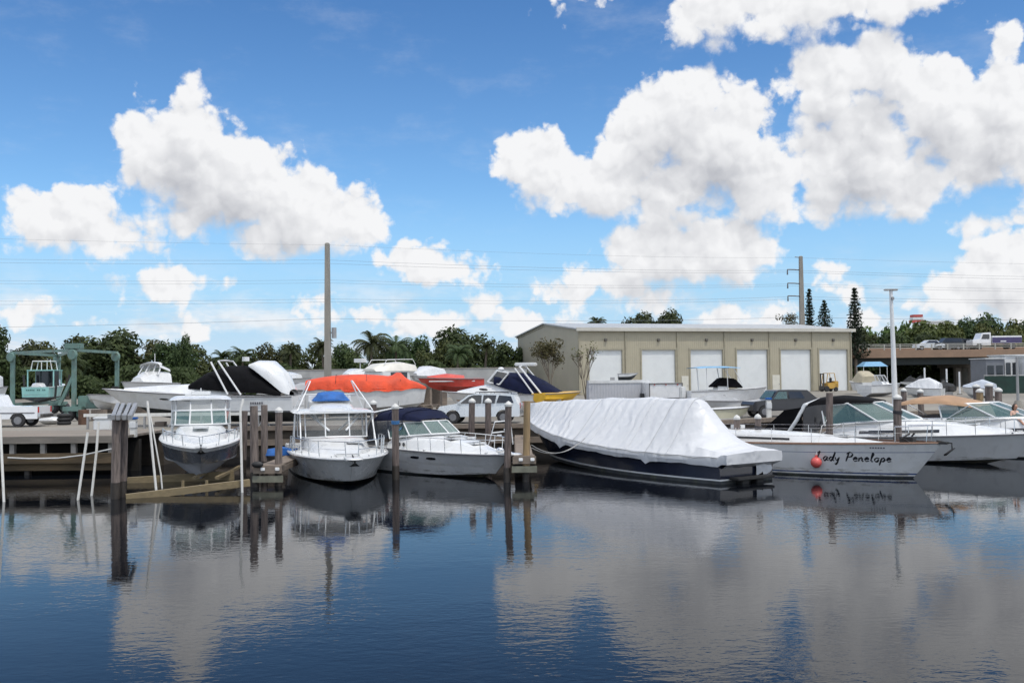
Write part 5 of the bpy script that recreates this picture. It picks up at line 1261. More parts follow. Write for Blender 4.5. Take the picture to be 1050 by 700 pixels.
# low pale rail, dock box and drum near the wharf end
lr = thing('low_rail', 'long pale pipe rail on short posts behind the dark piling pair', 'rail', tuple(yard(125, 50.8)))
xa = at(88, 0, 50.8).x-lr.location.x; xb = at(268, 0, 50.8).x-lr.location.x
mb = MB(); mb.box(((xa+xb)/2, 0, .72), (xb-xa, .12, .16)); mb.build('rail', pvc, lr)
for i in range(7): mb = MB(); mb.box((xa+.2+(xb-xa-.4)*i/6, 0, .32), (.10, .10, .64)); mb.build('post', gpm, lr)
db = thing('dock_box', 'rounded white dock box by the travel lift wheels', 'dock box', tuple(yard(107, 49.6)))
mb = MB(); mb.box((0, 0, .28), (.9, .6, .56)); mb.build('body', gel, db, bevel=.06)
mb = MB(); mb.box((0, 0, .62), (.96, .66, .12)); mb.build('lid', gel, db, bevel=.05)
dr = thing('drum', 'rusty dark drum beside the wheels of the travel lift', 'drum', tuple(yard(86, 56)))
mb = MB(); mb.tube([(0, 0, 0), (0, 0, .85)], .29, 16); mb.build('shell', mat('rusty_steel', (.10, .055, .035), .8, .3, 4), dr, smooth=30)
for z in (.28, .57): mb = MB(); mb.tube([(.295*cos(2*pi*j/16), .295*sin(2*pi*j/16), z) for j in range(17)], .015, 5); mb.build('hoop', mat('rusty_steel'), dr)
for i, (px, Y, lab, c_) in enumerate(((52, 57, 'pale heap of folded canvas by the pickup tailgate', gelp), (566, 58, 'dark bundle under the yellow pointed hull', canvasb), (716, 66, 'brown bundle below the trailer boat stern', mat('brown_cushion')))):
    mb = MB(); mb.ball((0, 0, .22), .45, 8, (1.5, 1, .5)); tag(mb.build('canvas_heap', c_, smooth=True, loc=tuple(yard(px, Y))), lab, 'heap')

# --- forklift
fk = thing('forklift', 'yellow forklift parked at the rightmost roll-up door', 'forklift', tuple(yard(848, 126)), R(195))
fy = mat('yellow_machine_paint', (.50, .30, .06), .5, .12, 3, dirt=((.2, .12, .05), .4, 4))
mb = MB(); mb.box((-.4, 0, .75), (1.6, 1.3, .75)); mb.box((-.95, 0, .95), (.6, 1.3, .8)); mb.build('body', fy, fk, bevel=.06)
mb = MB()
for sd in (1, -1):
    mb.bar((-.9, sd*.55, 1.2), (-.7, sd*.55, 2.35), .07, .07); mb.bar((.5, sd*.55, 1.0), (.25, sd*.55, 2.35), .07, .07); mb.bar((-.7, sd*.55, 2.35), (.25, sd*.55, 2.35), .07, .07)
for i in range(5): mb.bar((-.65+.2*i, -.55, 2.37), (-.65+.2*i, .55, 2.37), .05, .05)
mb.build('overhead_guard', fy, fk)
mb = MB()
for sd in (1, -1): mb.box((.75, sd*.35, 1.25), (.14, .14, 2.2))
mb.box((.75, 0, 2.25), (.12, .7, .12)); mb.box((.85, 0, .5), (.08, 1.0, .5)); mb.build('mast', mat('dark_machine_steel', (.06, .055, .05), .6, .2, 4), fk)
for sd in (1, -1): mb = MB(); mb.box((1.4, sd*.3, .12), (1.1, .12, .05)); mb.build('fork', mat('dark_machine_steel'), fk)
for sd in (1, -1):
    for xx, rr in ((.45, .36), (-.85, .30)): mb = MB(); mb.wheel((xx, sd*.58, rr), rr, .26, (0, 1, 0)); mb.build('wheel', tyre, fk, smooth=30)
mb = MB(); mb.box((-.25, 0, 1.2), (.5, .5, .14)); mb.box((-.48, 0, 1.5), (.12, .5, .55)); mb.build('seat', black, fk, bevel=.04)

# --- loose gear about the yard
y15, H = small_boat('motor_skiff', 'small white skiff with black motor between travel lift and long cruiser', 92, 116, 60, 62, 404, 1.7, .5, .6, gel, t0=.5)
mb = MB(); mb.box((-.2, 0, .75), (.4, .4, .6)); mb.box((-.2, 0, .2), (.18, .14, .8)); mb.build('outboard_motor', black, y15, bevel=.06)
def pallets(px, Y, n, lab):
    t = thing('pallet_stack', lab, 'pallets', tuple(yard(px, Y)), R(rnd.uniform(-20, 20)), 'pallet stacks')
    for i in range(n):
        mb = MB(); z = .15*i
        for x_ in (-.5, 0, .5): mb.box((x_, 0, z+.05), (.09, 1.0, .09))
        for y_ in (-.42, -.21, 0, .21, .42): mb.box((0, y_, z+.11), (1.15, .10, .022))
        mb.build('pallet', wood, t)
pallets(441, 58, 6, 'stack of grey pallets right of the orange-tarped hull'); pallets(742, 70, 5, 'stack of grey pallets under the trailer boat'); pallets(268, 57, 4, 'stack of grey pallets behind the four pilings')
def tyres(px, Y, n, lab):
    t = thing('tyre_stack', lab, 'tyres', tuple(yard(px, Y)), 0, 'tyre stacks')
    for i in range(n):
        mb = MB(); mb.tube([(.28*cos(2*pi*j/18), .28*sin(2*pi*j/18), .11+.21*i) for j in range(19)], .11, 8, caps=False); mb.build('tyre', tyre, t, smooth=True)
tyres(66, 56, 3, 'stack of old tyres behind the pickup'); tyres(835, 70, 2, 'two old tyres lying beside the black aft canvas')
y16, H = small_boat('small_dayboat', 'small white dayboat in the gap left of the plain concrete pole', 318, 288, 82, 84, 387, 2.0, .6, .7, gel, t0=.4)
superloft([(1.0, .7, .6, .6, 1.2), (H.L*.6, .5, .4, .65, 1.0)]).build('console', gel, y16, smooth=40)

# ================================================================ poles, lines, lamp
conc = mat('grey_pole_concrete', (.25, .235, .205), .8, .12, 1.5, stretch=(2, 2, .3), dirt=((.16, .15, .13), .5, .8))
def utility_pole(px, ytop, Y, r0_, r1_, label, arms=()):
    p = at(px, ytop, Y); t = thing('utility_pole', label, 'utility pole', (p.x, p.y, GZ)); h = p.z-GZ
    mb = MB(); mb.loft([[(a*r, b*r, z) for a, b in ((-1, -1), (1, -1), (1, 1), (-1, 1))] for r, z in ((r0_, 0), ((r0_+r1_)/2, h*.5), (r1_, h-.1), (r1_*.6, h))], True, True, True); mb.build('shaft', conc, t)
    for (ya, ln) in arms:
        z = at(px, ya, Y).z-GZ; mb = MB(); mb.tube([(0, 0, z), (-ln*.5, 0, z+.12), (-ln, 0, z+.15)], .09, 6); arm = mb.build('crossarm', mat('dark_arm_steel', (.09, .09, .095), .5, .1, 3), t)
        mb = MB(); mb.tube([(-ln, 0, z+.15), (-ln, 0, z-.75)], [.09, .13], 7); mb.build('insulator', mat('dark_arm_steel'), arm)
    return t, p
lp, lpt = utility_pole(335.6, 249, 88, .30, .20, 'tall plain square concrete pole rising behind the orange tarpaulin')
mb = MB(); z = at(340, 341, 88).z-GZ; mb.tube([(.6, -.1, z-.5), (.6, -.1, z+.45)], .22, 10); mb.box((.3, 0, z), (.4, .1, .1)); mb.build('transformer', gpm, lp)
rp, rpt = utility_pole(821, 262.5, 165, .48, .27, 'grey concrete transmission pole with three curved arms behind the warehouse', ((277, 2.3), (291, 2.3), (304, 2.3)))
mb = MB(); z = at(821, 264, 165).z-GZ; mb.tube([(0, 0, z), (-1.0, 0, z+.1)], .06, 6); mb.build('top_bracket', mat('dark_arm_steel'), rp)
wire = mat('weathered_conductor', (.16, .17, .18), .6, .1, 5)
def power_line(ys, lab, r=.022, dz=0):
    """a conductor through (left edge, left pole, right pole, right edge)"""
    P = [at(-120, ys[0], 78), at(334, ys[1], 88), at(812, ys[2], 165), at(1170, ys[3], 215)]
    pts = []
    for i in range(3):
        for j in range(12):
            u = j/12; p = P[i].lerp(P[i+1], u); p.z -= (0.25, .8, .5)[i]*4*u*(1-u)*.5; pts.append(p)
    pts.append(P[3]); rs = [r*.45*max(.7, p.y/88) for p in pts]
    mb = MB(); mb.tube(pts, rs, 4); tag(mb.build('power_line', wire), lab, 'power line', 'overhead power lines')
for ys, lab, r in (((241, 251, 264, 272), 'topmost thin power line crossing the sky from pole top to pole top', .014),
        ((264, 266.5, 277, 285), 'upper wire of the highest power line pair', .02), ((267.5, 270, 279, 288), 'lower wire of the highest power line pair', .02),
        ((286.5, 287, 291, 297), 'upper wire of the middle power line pair', .018), ((289.5, 290, 293, 300), 'lower wire of the middle power line pair', .018),
        ((308, 306.5, 304, 308), 'upper wire of the lowest power line pair', .02), ((311.5, 309.5, 306.5, 311), 'lower wire of the lowest power line pair', .02),
        ((337, 326.5, 325, 328), 'single low power line dipping just above the treetops', .025)):
    power_line(ys, lab, r)
lt = thing('lamp_post', 'tall slim white lamp post with flat twin head behind the black-canvas cruiser', 'lamp post', tuple(yard(917, 64)))
h = at(913.5, 298, 64).z-GZ
mb = MB(); mb.tube([(0, 0, 0), (-.03, 0, h*.5), (-.10, 0, h)], [.19, .15, .11], 12); mb.build('shaft', alu, lt, smooth=True)
mb = MB(); mb.box((-.10, 0, h+.06), (.85, .35, .08)); mb.box((-.10, 0, h-.02), (.14, .14, .2)); hd_ = mb.build('lamp_head', mat('grey_lamp_housing', (.38, .36, .34), .5, .1, 4), lt, bevel=.02)
for sd in (-1, 1): mb = MB(); mb.box((-.10+sd*.27, 0, h+.005), (.24, .26, .03)); mb.build('lens', lampglass, hd_)
mb = MB(); mb.box((-.06, -.16, h-.52), (.2, .14, .2)); mb.build('floodlight', gpm, lt, bevel=.03)
mb = MB(); mb.tube([(0, 0, 0), (0, 0, .3)], [.34, .3], 12); mb.build('base', conc, lt)
gp = thing('flagpole', 'thin grey bare pole standing before the green fence at the right edge', 'pole', tuple(yard(1043, 66)))
mb = MB(); hh = at(1043, 366, 66).z-GZ; mb.tube([(0, 0, 0), (0, 0, hh)], [.10, .08], 8); mb.build('shaft', gpm, gp, smooth=True)
mb = MB(); mb.tube([(0, 0, 0), (0, 0, .5)], [.35, .2], 10); mb.build('base', conc, gp)

# ================================================================ bridge and what is on and under it
BY = 150.0
bl = at(842, 358, BY); br_ = at(1200, 360.5, BY); top = at(950, 358.5, BY).z; bot = at(950, 366.3, BY).z
bg_ = thing('road_bridge', 'tan-edged low road bridge crossing behind the yard', 'bridge', ((bl.x+br_.x)/2, BY, 0)); Wb = br_.x-bl.x
tanc = mat('tan_painted_concrete', (.25, .165, .11), .75, .10, .5, dirt=((.22, .15, .10), .4, .4))
mb = MB(); mb.box((0, 9, (top+bot)/2), (Wb, 18, top-bot)); mb.build('deck', tanc, bg_)
mb = MB()
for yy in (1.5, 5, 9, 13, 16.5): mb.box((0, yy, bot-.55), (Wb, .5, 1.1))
mb.build('girder', mat('shade_black_girder', (.02, .028, .028), .7, .2, .5), bg_)  # near-black colour stands in for the deep shade under the deck
mb = MB(); n = int(Wb/2.4)
for i in range(n+1): mb.box((-Wb/2+Wb*i/n, .15, top+.42), (.16, .16, .85))
for z in (.32, .62, .88): mb.box((0, .15, top+z), (Wb, .08, .10))
mb.build('railing', mat('grey_rail_paint', (.36, .35, .31), .6, .1, 1), bg_)
mb = MB(); mb.box((0, 17.85, top+.4), (Wb, .2, .8)); mb.build('parapet', tanc, bg_)
for px in (868, 1003, 1095):
    a = at(px, 380, BY).x-(bl.x+br_.x)/2; mb = MB()
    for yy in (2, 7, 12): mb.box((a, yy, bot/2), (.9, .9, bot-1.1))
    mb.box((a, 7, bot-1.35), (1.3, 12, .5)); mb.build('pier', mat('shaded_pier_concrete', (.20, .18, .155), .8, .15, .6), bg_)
TZ = top
# box truck on the bridge, cab to the left
bx = thing('bridge_truck', 'white delivery truck with violet lower band driving over the bridge', 'truck', (at(1010, 357, BY+4).x, BY+4, TZ), R(180))
Lx = (at(1034, 0, BY+4)-at(1004, 0, BY+4)).x; zt = at(1020, 344.5, BY+4).z-TZ
x1_ = -(at(1034, 0, BY+4).x-bx.location.x); x0_ = -(at(1004, 0, BY+4).x-bx.location.x)
mb = MB(); mb.box(((x0_+x1_)/2, 0, (zt+.9)/2), (x0_-x1_, 2.4, zt-.9)); mb.build('cargo_box', paintw, bx)
mb = MB(); mb.box(((x0_+x1_)/2, 1.215, .9+.55), (x0_-x1_-.05, .03, .9)); mb.build('violet_band', mat('violet_band_paint', (.06, .05, .13), .5, .1, 1), bx)
xm = x0_-1.75; mb = MB()
mb.prism([(xm+.42*cos(2*pi*i/16), 1.205, zt-.85+.46*sin(2*pi*i/16)) for i in range(16)], (0, .02, 0)); lg = mb.build('round_emblem', mat('dark_maroon_print', (.10, .02, .05), .5, .1, 2), bx)
mb = MB(); mb.box((xm, 1.235, zt-.85), (.9, .02, .16)); mb.build('emblem_bar', paintw, lg)
mb = MB()
for i in range(6): mb.box((xm-.72-.24*i, 1.21, zt-.85), (.16, .02, .24))
mb.build('lettering', mat('grey_violet_print', (.20, .18, .25), .5, .1, 2), bx)
mb = MB(); mb.prism([(x0_+.1, -1.1, .6), (x0_+3.0, -1.1, .6), (x0_+3.0, -1.1, 1.5), (x0_+1.9, -1.1, 1.65), (x0_+1.5, -1.1, 2.6), (x0_+.1, -1.1, 2.7)], (0, 2.2, 0)); cb = mb.build('cab', paintw, bx, bevel=.06)
for sd in (1, -1): mb = MB(); mb.prism([(x0_+.35, sd*1.11, 1.65), (x0_+1.65, sd*1.11, 1.65), (x0_+1.35, sd*1.11, 2.4), (x0_+.35, sd*1.11, 2.4)], (0, sd*.01, 0)); mb.build('side_window', glassd, bx)
for xx in (x0_+2.0, x1_+1.4):
    for sd in (1, -1): mb = MB(); mb.wheel((xx, sd*1.0, .5), .5, .35, (0, 1, 0)); mb.build('wheel', tyre, bx, smooth=30)
def bridge_car(px, Y, m, lab, suv=False, rz=180):
    t = thing('bridge_car', lab, 'car', (at(px, 357, Y).x, Y, TZ), R(rz), 'cars on the bridge')
    prof = [(-2.2, .5), (-2.2, 1.0), (-1.5, 1.1), (-1.1, 1.55), (.3, 1.58), (1.0, 1.1), (2.1, .92), (2.2, .5)] if not suv else [(-2.3, .5), (-2.35, 1.1), (-2.05, 1.85), (.5, 1.9), (1.1, 1.25), (2.3, 1.1), (2.4, .5)]
    mb, yw = car_body(4.5, 1.85, prof, (-1.4, 1.4), .34, .35); mb.build('body', m, t, smooth=30); wheels(t, 4.5, 1.85, (-1.4, 1.4), .34)
    hz = prof[3][1]-.06; sidewin(t, [[(-1.3, 1.12), (-1.0, hz), (.25, hz), (.85, 1.12)] if not suv else [(-2.0, 1.25), (-1.85, hz), (.45, hz), (.95, 1.25)]], yw, m=glassd)
bridge_car(971, BY+4, darkp, 'dark car just ahead of the delivery truck on the bridge', True)
bridge_car(980, BY+8, mat('blue_black_car_paint', (.03, .045, .06), .3, .1, 1, coat=.6), 'dark bluish car beside the delivery truck cab on the bridge', True)
bridge_car(952, BY+4, silver, 'pale low car leading the traffic on the bridge')
bridge_car(990, BY+10.5, mat('pale_van_paint', (.55, .56, .57), .3, .05, 1, coat=.6), 'light grey van half hidden beyond the delivery truck cab', True, 0)
# red and white tower block far beyond
tw = thing('signal_tower', 'small red and white banded tower above the far trees', 'tower', tuple(yard(941, 330)))
mb = MB(); z0_ = at(941, 331, 330).z-GZ; z1_ = at(941, 322.5, 330).z-GZ
mb.box((0, 0, z0_/2), (2.0, 2.0, z0_)); mb.build('shaft', gelp, tw)
for i in range(3):
    mb = MB(); mb.box((0, 0, z0_+(z1_-z0_)*(i+.5)/3), (4.0-.4*i, 3.0, (z1_-z0_)/3-.1)); mb.build('band', mat('faded_tower_red', (.42, .07, .06), .6, .1, .5) if i != 1 else gelp, tw)
fb_ = thing('pale_building', 'low cream flat-roofed building peeking over the far trees', 'building', tuple(yard(963, 300)))
mb = MB(); h = at(963, 330, 300).z-GZ; mb.box((0, 4, h/2), (7, 8, h)); mb.build('wall', creamg, fb_)
mb = MB(); mb.box((0, 4, h+.2), (7.4, 8.4, .4)); mb.build('roof', gelp, fb_)
# fence with green windscreen, portable buildings, stored boats at the right
fx0 = at(999, 0, 104).x; fx1 = at(1180, 0, 104).x; fh = at(1025, 385, 104).z-GZ
fn = thing('screened_fence', 'long chain-link fence hung with dark green screen', 'fence', (fx0, 104, GZ))
mb = MB(); mb.box(((fx1-fx0)/2, 0, fh/2), (fx1-fx0, .05, fh-.1)); mb.build('green_screen', mat('dark_green_mesh', (.012, .035, .028), .85, .25, 1.2, bump=.05, bscale=1.5), fn)
mb = MB()
for i in range(8): mb.tube([((fx1-fx0)*i/7, .06, 0), ((fx1-fx0)*i/7, .06, fh+.1)], .05, 6)
mb.tube([(0, .06, fh+.02), (fx1-fx0, .06, fh+.02)], .04, 6); mb.build('rail_frame', gpm, fn)
def hut(px0, px1, y0, Y, lab, m, wins):
    a = at(px0, 0, Y).x; b = at(px1, 0, Y).x; h = at((px0+px1)/2, y0, Y).z-GZ
    t = thing('portable_building', lab, 'portable building', ((a+b)/2, Y, GZ)); mb = MB(); mb.box((0, 2, h/2), (b-a, 4, h)); mb.build('wall', m, t)
    mb = MB(); mb.box((0, 2, h+.06), (b-a+.3, 4.3, .12)); mb.build('roof', gelp, t)
    for i in range(wins):
        x_ = (b-a)*((i+.5)/wins-.5); mb = MB(); mb.box((x_, -.02, h*.62), ((b-a)/wins*.7, .06, h*.36)); o = mb.build('window', glassd, t)
        mb = MB(); mb.box((x_, -.04, h*.62-h*.19), ((b-a)/wins*.75, .08, .1)); mb.build('sill', gelp, o)
hut(1001, 1019, 368, 118, 'grey site hut with dark windows under the bridge', mat('dark_grey_panel', (.16, .17, .19), .6, .1, 1), 2)
hut(1020, 1040, 364.5, 119, 'taller pale site hut right of the dark-windowed one', gelp, 3)
hut(1042, 1072, 366, 117, 'white site hut cut by the right edge', gelw, 2)
hut(984.5, 994, 370.5, 156, 'small cream cabin deep under the bridge', creamg, 1)
s1, H = small_boat('tan_covered_boat', 'boat under tan cover just right of the warehouse corner', 874, 894, 112, 108, 390, 2.6, .9, 1.1, gelp, t0=0)
superloft([(.3, 1.1, .9, .85, 1.6), (H.L*.4, 1.1, .8, .9, 2.2), (H.L*.92, .4, .2, 1.0, 1.3)]).build('cover', mat('beige_boat_cover', (.36, .32, .23), .8, .1, 2, bump=.03), s1, smooth=50)
s2, H = small_boat('grey_center_console', 'grey cuddy boat with clear windscreen left of the white lamp post', 923, 886, 100, 98, 392.5, 2.3, .8, .95, gelp, gelg)
superloft([(H.L*.35, .8, .7, .8, 1.2), (H.L*.6, .6, .4, .85, 1.1)]).build('console', gel, s2, smooth=40)
windshield(s2, [V((H.L*.5, s_*.8, 1.1)) for s_ in (-1, -.4, .4, 1)], [V((H.L*.42, s_*.7, 1.75)) for s_ in (-1, -.4, .4, 1)], vinyl, gel, .05)
s3, H = small_boat('white_covered_boat', 'low boat under white cover right of the white lamp post', 927, 967, 96, 94, 396.5, 2.4, .7, .85, gelp, t0=0)
superloft([(.2, 1.0, .8, .65, 1.2), (H.L*.35, 1.1, .7, .7, 1.75), (H.L*.6, .9, .5, .75, 1.6), (H.L*.95, .3, .15, .8, .95)]).build('cover', coverm, s3, smooth=50)
s4, H = small_boat('blue_covered_boat', 'boat with pale blue-grey cover left of the double-wide piling', 986, 1022, 92, 90, 396, 2.3, .7, .85, gelp, t0=0)
superloft([(.2, 1.0, .8, .65, 1.1), (H.L*.4, 1.0, .6, .7, 1.5), (H.L*.95, .3, .15, .8, .95)]).build('cover', mat('pale_blue_cover', (.42, .46, .52), .6, .1, 2, bump=.03), s4, smooth=50)
cp = thing('blue_canopy', 'blue canopy tent standing in the shade under the bridge', 'canopy', tuple(yard(894, 134)))
mb = MB(); zc = at(894, 370, 134).z-GZ; mb.loft([[V((-1.7, -1.4, zc-.75)), V((1.7, -1.4, zc-.75)), V((1.7, 1.4, zc-.75)), V((-1.7, 1.4, zc-.75))], [V((-1.0, -.6, zc-.1)), V((1.0, -.6, zc-.1)), V((1.0, .6, zc-.1)), V((-1.0, .6, zc-.1))]], True, False, True); mb.build('roof', mat('faded_blue_canvas'), cp)
for a in (-1.6, 1.6):
    for b in (-1.3, 1.3): mb = MB(); mb.tube([(a, b, 0), (a, b, zc-.75)], .04, 6); mb.build('leg', alu, cp)
for px, y0, Y, lab in ((948, 377, 100, 'thin white post behind the white-covered boat'), (970.5, 378, 102, 'thin white post at the jet-ski rack'), (983.5, 381, 103, 'thin grey post left of the green screened fence')):
    b_ = yard(px, Y); hh = at(px, y0, Y).z-GZ; t = thing('yard_post', lab, 'post', tuple(b_), 0, 'thin posts under the bridge')
    mb = MB(); mb.tube([(0, 0, 0), (0, 0, hh)], .09, 8); mb.build('shaft', alu, t); mb = MB(); mb.box((0, 0, .06), (.4, .4, .12)); mb.build('base', conc, t)
for i, (px, Y, c1, lab) in enumerate(((952, 103, gel, 'white jet ski on a stand under the bridge'), (961, 104, gel, 'second white jet ski nearer the posts under the bridge'), (968, 99, darkp, 'dark jet ski beside the white-covered boat'), (976, 101, darkp, 'dark outboard skiff beside the screened fence'))):
    t = thing('jet_ski', lab, 'jet ski', tuple(yard(px, Y)), R(160+20*i), 'jet skis stored under the bridge')
    h_ = Hull(2.8, 1.1, .45, .5, Lw=2.5, keel=.2); o = h_.mesh().build('hull', [antif, c1, c1], t, smooth=35); o.location.z = .9 if i < 2 else .5
    o2 = superloft([(.2, .4, .3, .4, .7), (1.2, .4, .25, .4, .8), (1.9, .35, .2, .45, 1.1), (2.6, .1, .05, .45, .5)]).build('seat', black, t, smooth=40); o2.location.z = o.location.z
    mb = MB(); mb.tube([(1.7, -.4, 1.1), (1.75, 0, 1.15), (1.7, .4, 1.1)], .03, 5); o3 = mb.build('handlebar', black, t); o3.location.z = o.location.z
    mb = MB(); mb.box((1.3, 0, o.location.z*.4), (1.6, .6, o.location.z*.75)); mb.build('stand', gpm, t)
# perimeter wall at the back of the yard
pw = thing('perimeter_wall', 'long pale concrete wall at the back of the yard before the trees', 'wall', tuple(yard(330, 116)), R(-2))
x0_ = at(262, 0, 116).x-pw.location.x; x1_ = at(536, 0, 116).x-pw.location.x; hw = at(330, 379.5, 116).z-GZ
mb = MB(); mb.box(((x0_+x1_)/2, 0, hw/2), (x1_-x0_, .25, hw)); mb.build('blockwork', mat('pale_blockwork', (.36, .36, .35), .8, .12, .4, dirt=((.2, .2, .19), .5, .5)), pw)
mb = MB(); mb.box(((x0_+x1_)/2, 0, hw+.06), (x1_-x0_, .36, .12)); mb.build('coping', conc, pw)

# ================================================================ trees
def leafmat(name, c0, c1):
    m = bpy.data.materials.new(name); m.use_nodes = True; t = NT(m.node_tree); b = t.nt.nodes['Principled BSDF']
    tc = t.n('ShaderNodeTexCoord').outputs['Object']; nz = t.noise(tc, 5, 3, .6).outputs['Fac']
    oi = t.n('ShaderNodeObjectInfo').outputs['Random']
    c = t.mix(t.sstep(nz, .35, .65), c0, c1); hs = t.n('ShaderNodeHueSaturation'); t.link(c, hs.inputs['Color'])
    t.link(t.m('MULTIPLY_ADD', oi, .5, .75), hs.inputs['Value']); t.link(t.m('MULTIPLY_ADD', oi, .07, .455), hs.inputs['Hue'])
    t.link(hs.outputs[0], b.inputs['Base Color']); b.inputs['Roughness'].default_value = .65; b.inputs['Specular IOR Level'].default_value = .25
    tr = t.n('ShaderNodeBsdfTranslucent'); t.link(hs.outputs[0], tr.inputs[0]); mx = t.n('ShaderNodeMixShader'); mx.inputs[0].default_value = .25
    out = t.nt.nodes['Material Output']; t.link(b.outputs[0], mx.inputs[1]); t.link(tr.outputs[0], mx.inputs[2]); t.link(mx.outputs[0], out.inputs[0])
    return m
leafd = leafmat('dark_broadleaf', (.026, .042, .015), (.060, .084, .026)); leafg = leafmat('bright_broadleaf', (.050, .080, .022), (.105, .140, .040))
leafp = leafmat('palm_leaf', (.028, .046, .018), (.065, .085, .030)); needle = leafmat('conifer_needles', (.014, .026, .016), (.030, .045, .024)); leafo = leafmat('olive_leaf', (.070, .080, .030), (.13, .13, .05))
bark = mat('grey_brown_bark', (.13, .105, .08), .9, .25, 4, bump=.03, bscale=8, stretch=(2, 2, .5))
def card(v, f, c, n, s, rg):
    n = n.normalized(); a = n.orthogonal().normalized(); a.rotate(Matrix.Rotation(rg.uniform(0, 6.28), 3, n)); b = n.cross(a)
    o = len(v); l = s*rg.uniform(.8, 1.5); w_ = s*rg.uniform(.45, .8)
    v += [c-a*l, c+b*w_, c+a*l, c-b*w_]; f.append((o, o+1, o+2, o+3))
def crown_mesh(name, m, seed, lobes=26, per=230, leaf=.05, flat=.8, low=.0, spread=.72, rr=(.2, .42)):
    rg = random.Random(seed); v = []; f = []
    for i in range(lobes):
        while True:
            c = V((rg.uniform(-1, 1), rg.uniform(-1, 1), rg.uniform(-1, 1)))
            if .25 < c.length < 1: break
        c = V((c.x*spread, c.y*spread, c.z*spread*flat)); r = rg.uniform(*rr)
        if c.z < -.3: r *= .8
        for j in range(int(per*(r/.3)**2)):
            n = V((rg.gauss(0, 1), rg.gauss(0, 1), rg.gauss(0, 1))).normalized(); d = r*rg.uniform(.55, 1.08)
            p = c+V((n.x*d, n.y*d, n.z*d*.85)); card(v, f, p, (n+V((rg.gauss(0, .5), rg.gauss(0, .5), .5+rg.gauss(0, .5)))), leaf*rg.uniform(.7, 1.3), rg)
    zt = sorted(p.z for p in v)[-len(v)//300]; xt = sorted(abs(p.x) for p in v)[-len(v)//150]; yt = sorted(abs(p.y) for p in v)[-len(v)//150]
    v = [V((p.x/xt, p.y/yt, p.z/zt)) for p in v]          # unit-sized crown
    me = bpy.data.meshes.new(name); me.from_pydata([tuple(p) for p in v], [], f); me.materials.append(m); return me
def trunk_mesh(name, seed, limbs=6, r=.05, top=.3, m=None):
    rg = random.Random(seed); mb = MB(); mb.tube([(0, 0, -1.7), (.02, .01, -1.0), (0, .03, -.4), (.03, 0, top)], [r*1.3, r, r*.8, r*.3], 8)
    for i in range(limbs):
        a = 2*pi*i/limbs+rg.uniform(-.4, .4); z0 = rg.uniform(-.9, -.3); mb.tube([(0, .01, z0), (.3*cos(a), .3*sin(a), z0+.35), (.62*cos(a), .62*sin(a), z0+.8)], [r*.55, r*.4, r*.15], 6)
    o = mb.build(name, m or bark); me = o.data; bpy.data.objects.remove(o); return me
CROWN = {('d', i): crown_mesh('dark_crown', leafd, 11+i, per=260, flat=(.8, .95, .7)[i]) for i in range(3)}
CROWN.update({('g', i): crown_mesh('green_crown', leafg, 31+i, per=260, flat=(.8, .7)[i]) for i in range(2)})
leafm = leafmat('olive_broadleaf', (.040, .054, .018), (.085, .100, .032))
CROWN.update({('m', i): crown_mesh('olive_crown', leafm, 71+i, lobes=20, per=200, flat=(.9, .7)[i], leaf=.045, spread=.8, rr=(.16, .36)) for i in range(2)})
CROWN[('o', 0)] = crown_mesh('sparse_crown', leafo, 51, lobes=16, per=60, leaf=.055, spread=.75, rr=(.15, .28))
TRUNK = [trunk_mesh('trunk_a', 5), trunk_mesh('trunk_b', 6)]
def mesh_obj(name, me, parent, loc=(0, 0, 0), scale=(1, 1, 1), rz=0):
    o = bpy.data.objects.new(name, me); COL.objects.link(o); o.parent = parent; o.location = loc; o.scale = scale; o.rotation_euler = (0, 0, rz); return o
def tree(px, ytop, wpx, Y, kind, label, group='trees behind the yard', name='broadleaf_tree', low=.0):
    p = at(px, ytop, Y); h = p.z-GZ; rx = wpx*Y/F/2; t = thing(name, label, 'tree', (p.x, Y, GZ), 0, group)
    k_ = (kind, rnd.randrange(3 if kind == 'd' else 2 if kind in 'gm' else 1)); rz_ = max(1.2, min(h*.52, rx*1.45)) if low == 0 else h*low
    mesh_obj('crown', CROWN[k_], t, (0, 0, h-rz_), (rx*1.18, rx*1.18, rz_), rnd.uniform(0, 6.28))
    s_ = rx*.8; zc = h-rz_; mesh_obj('trunk', rnd.choice(TRUNK), t, (0, 0, zc), (s_, s_, zc/1.7+.05), rnd.uniform(0, 6.28))
    return t
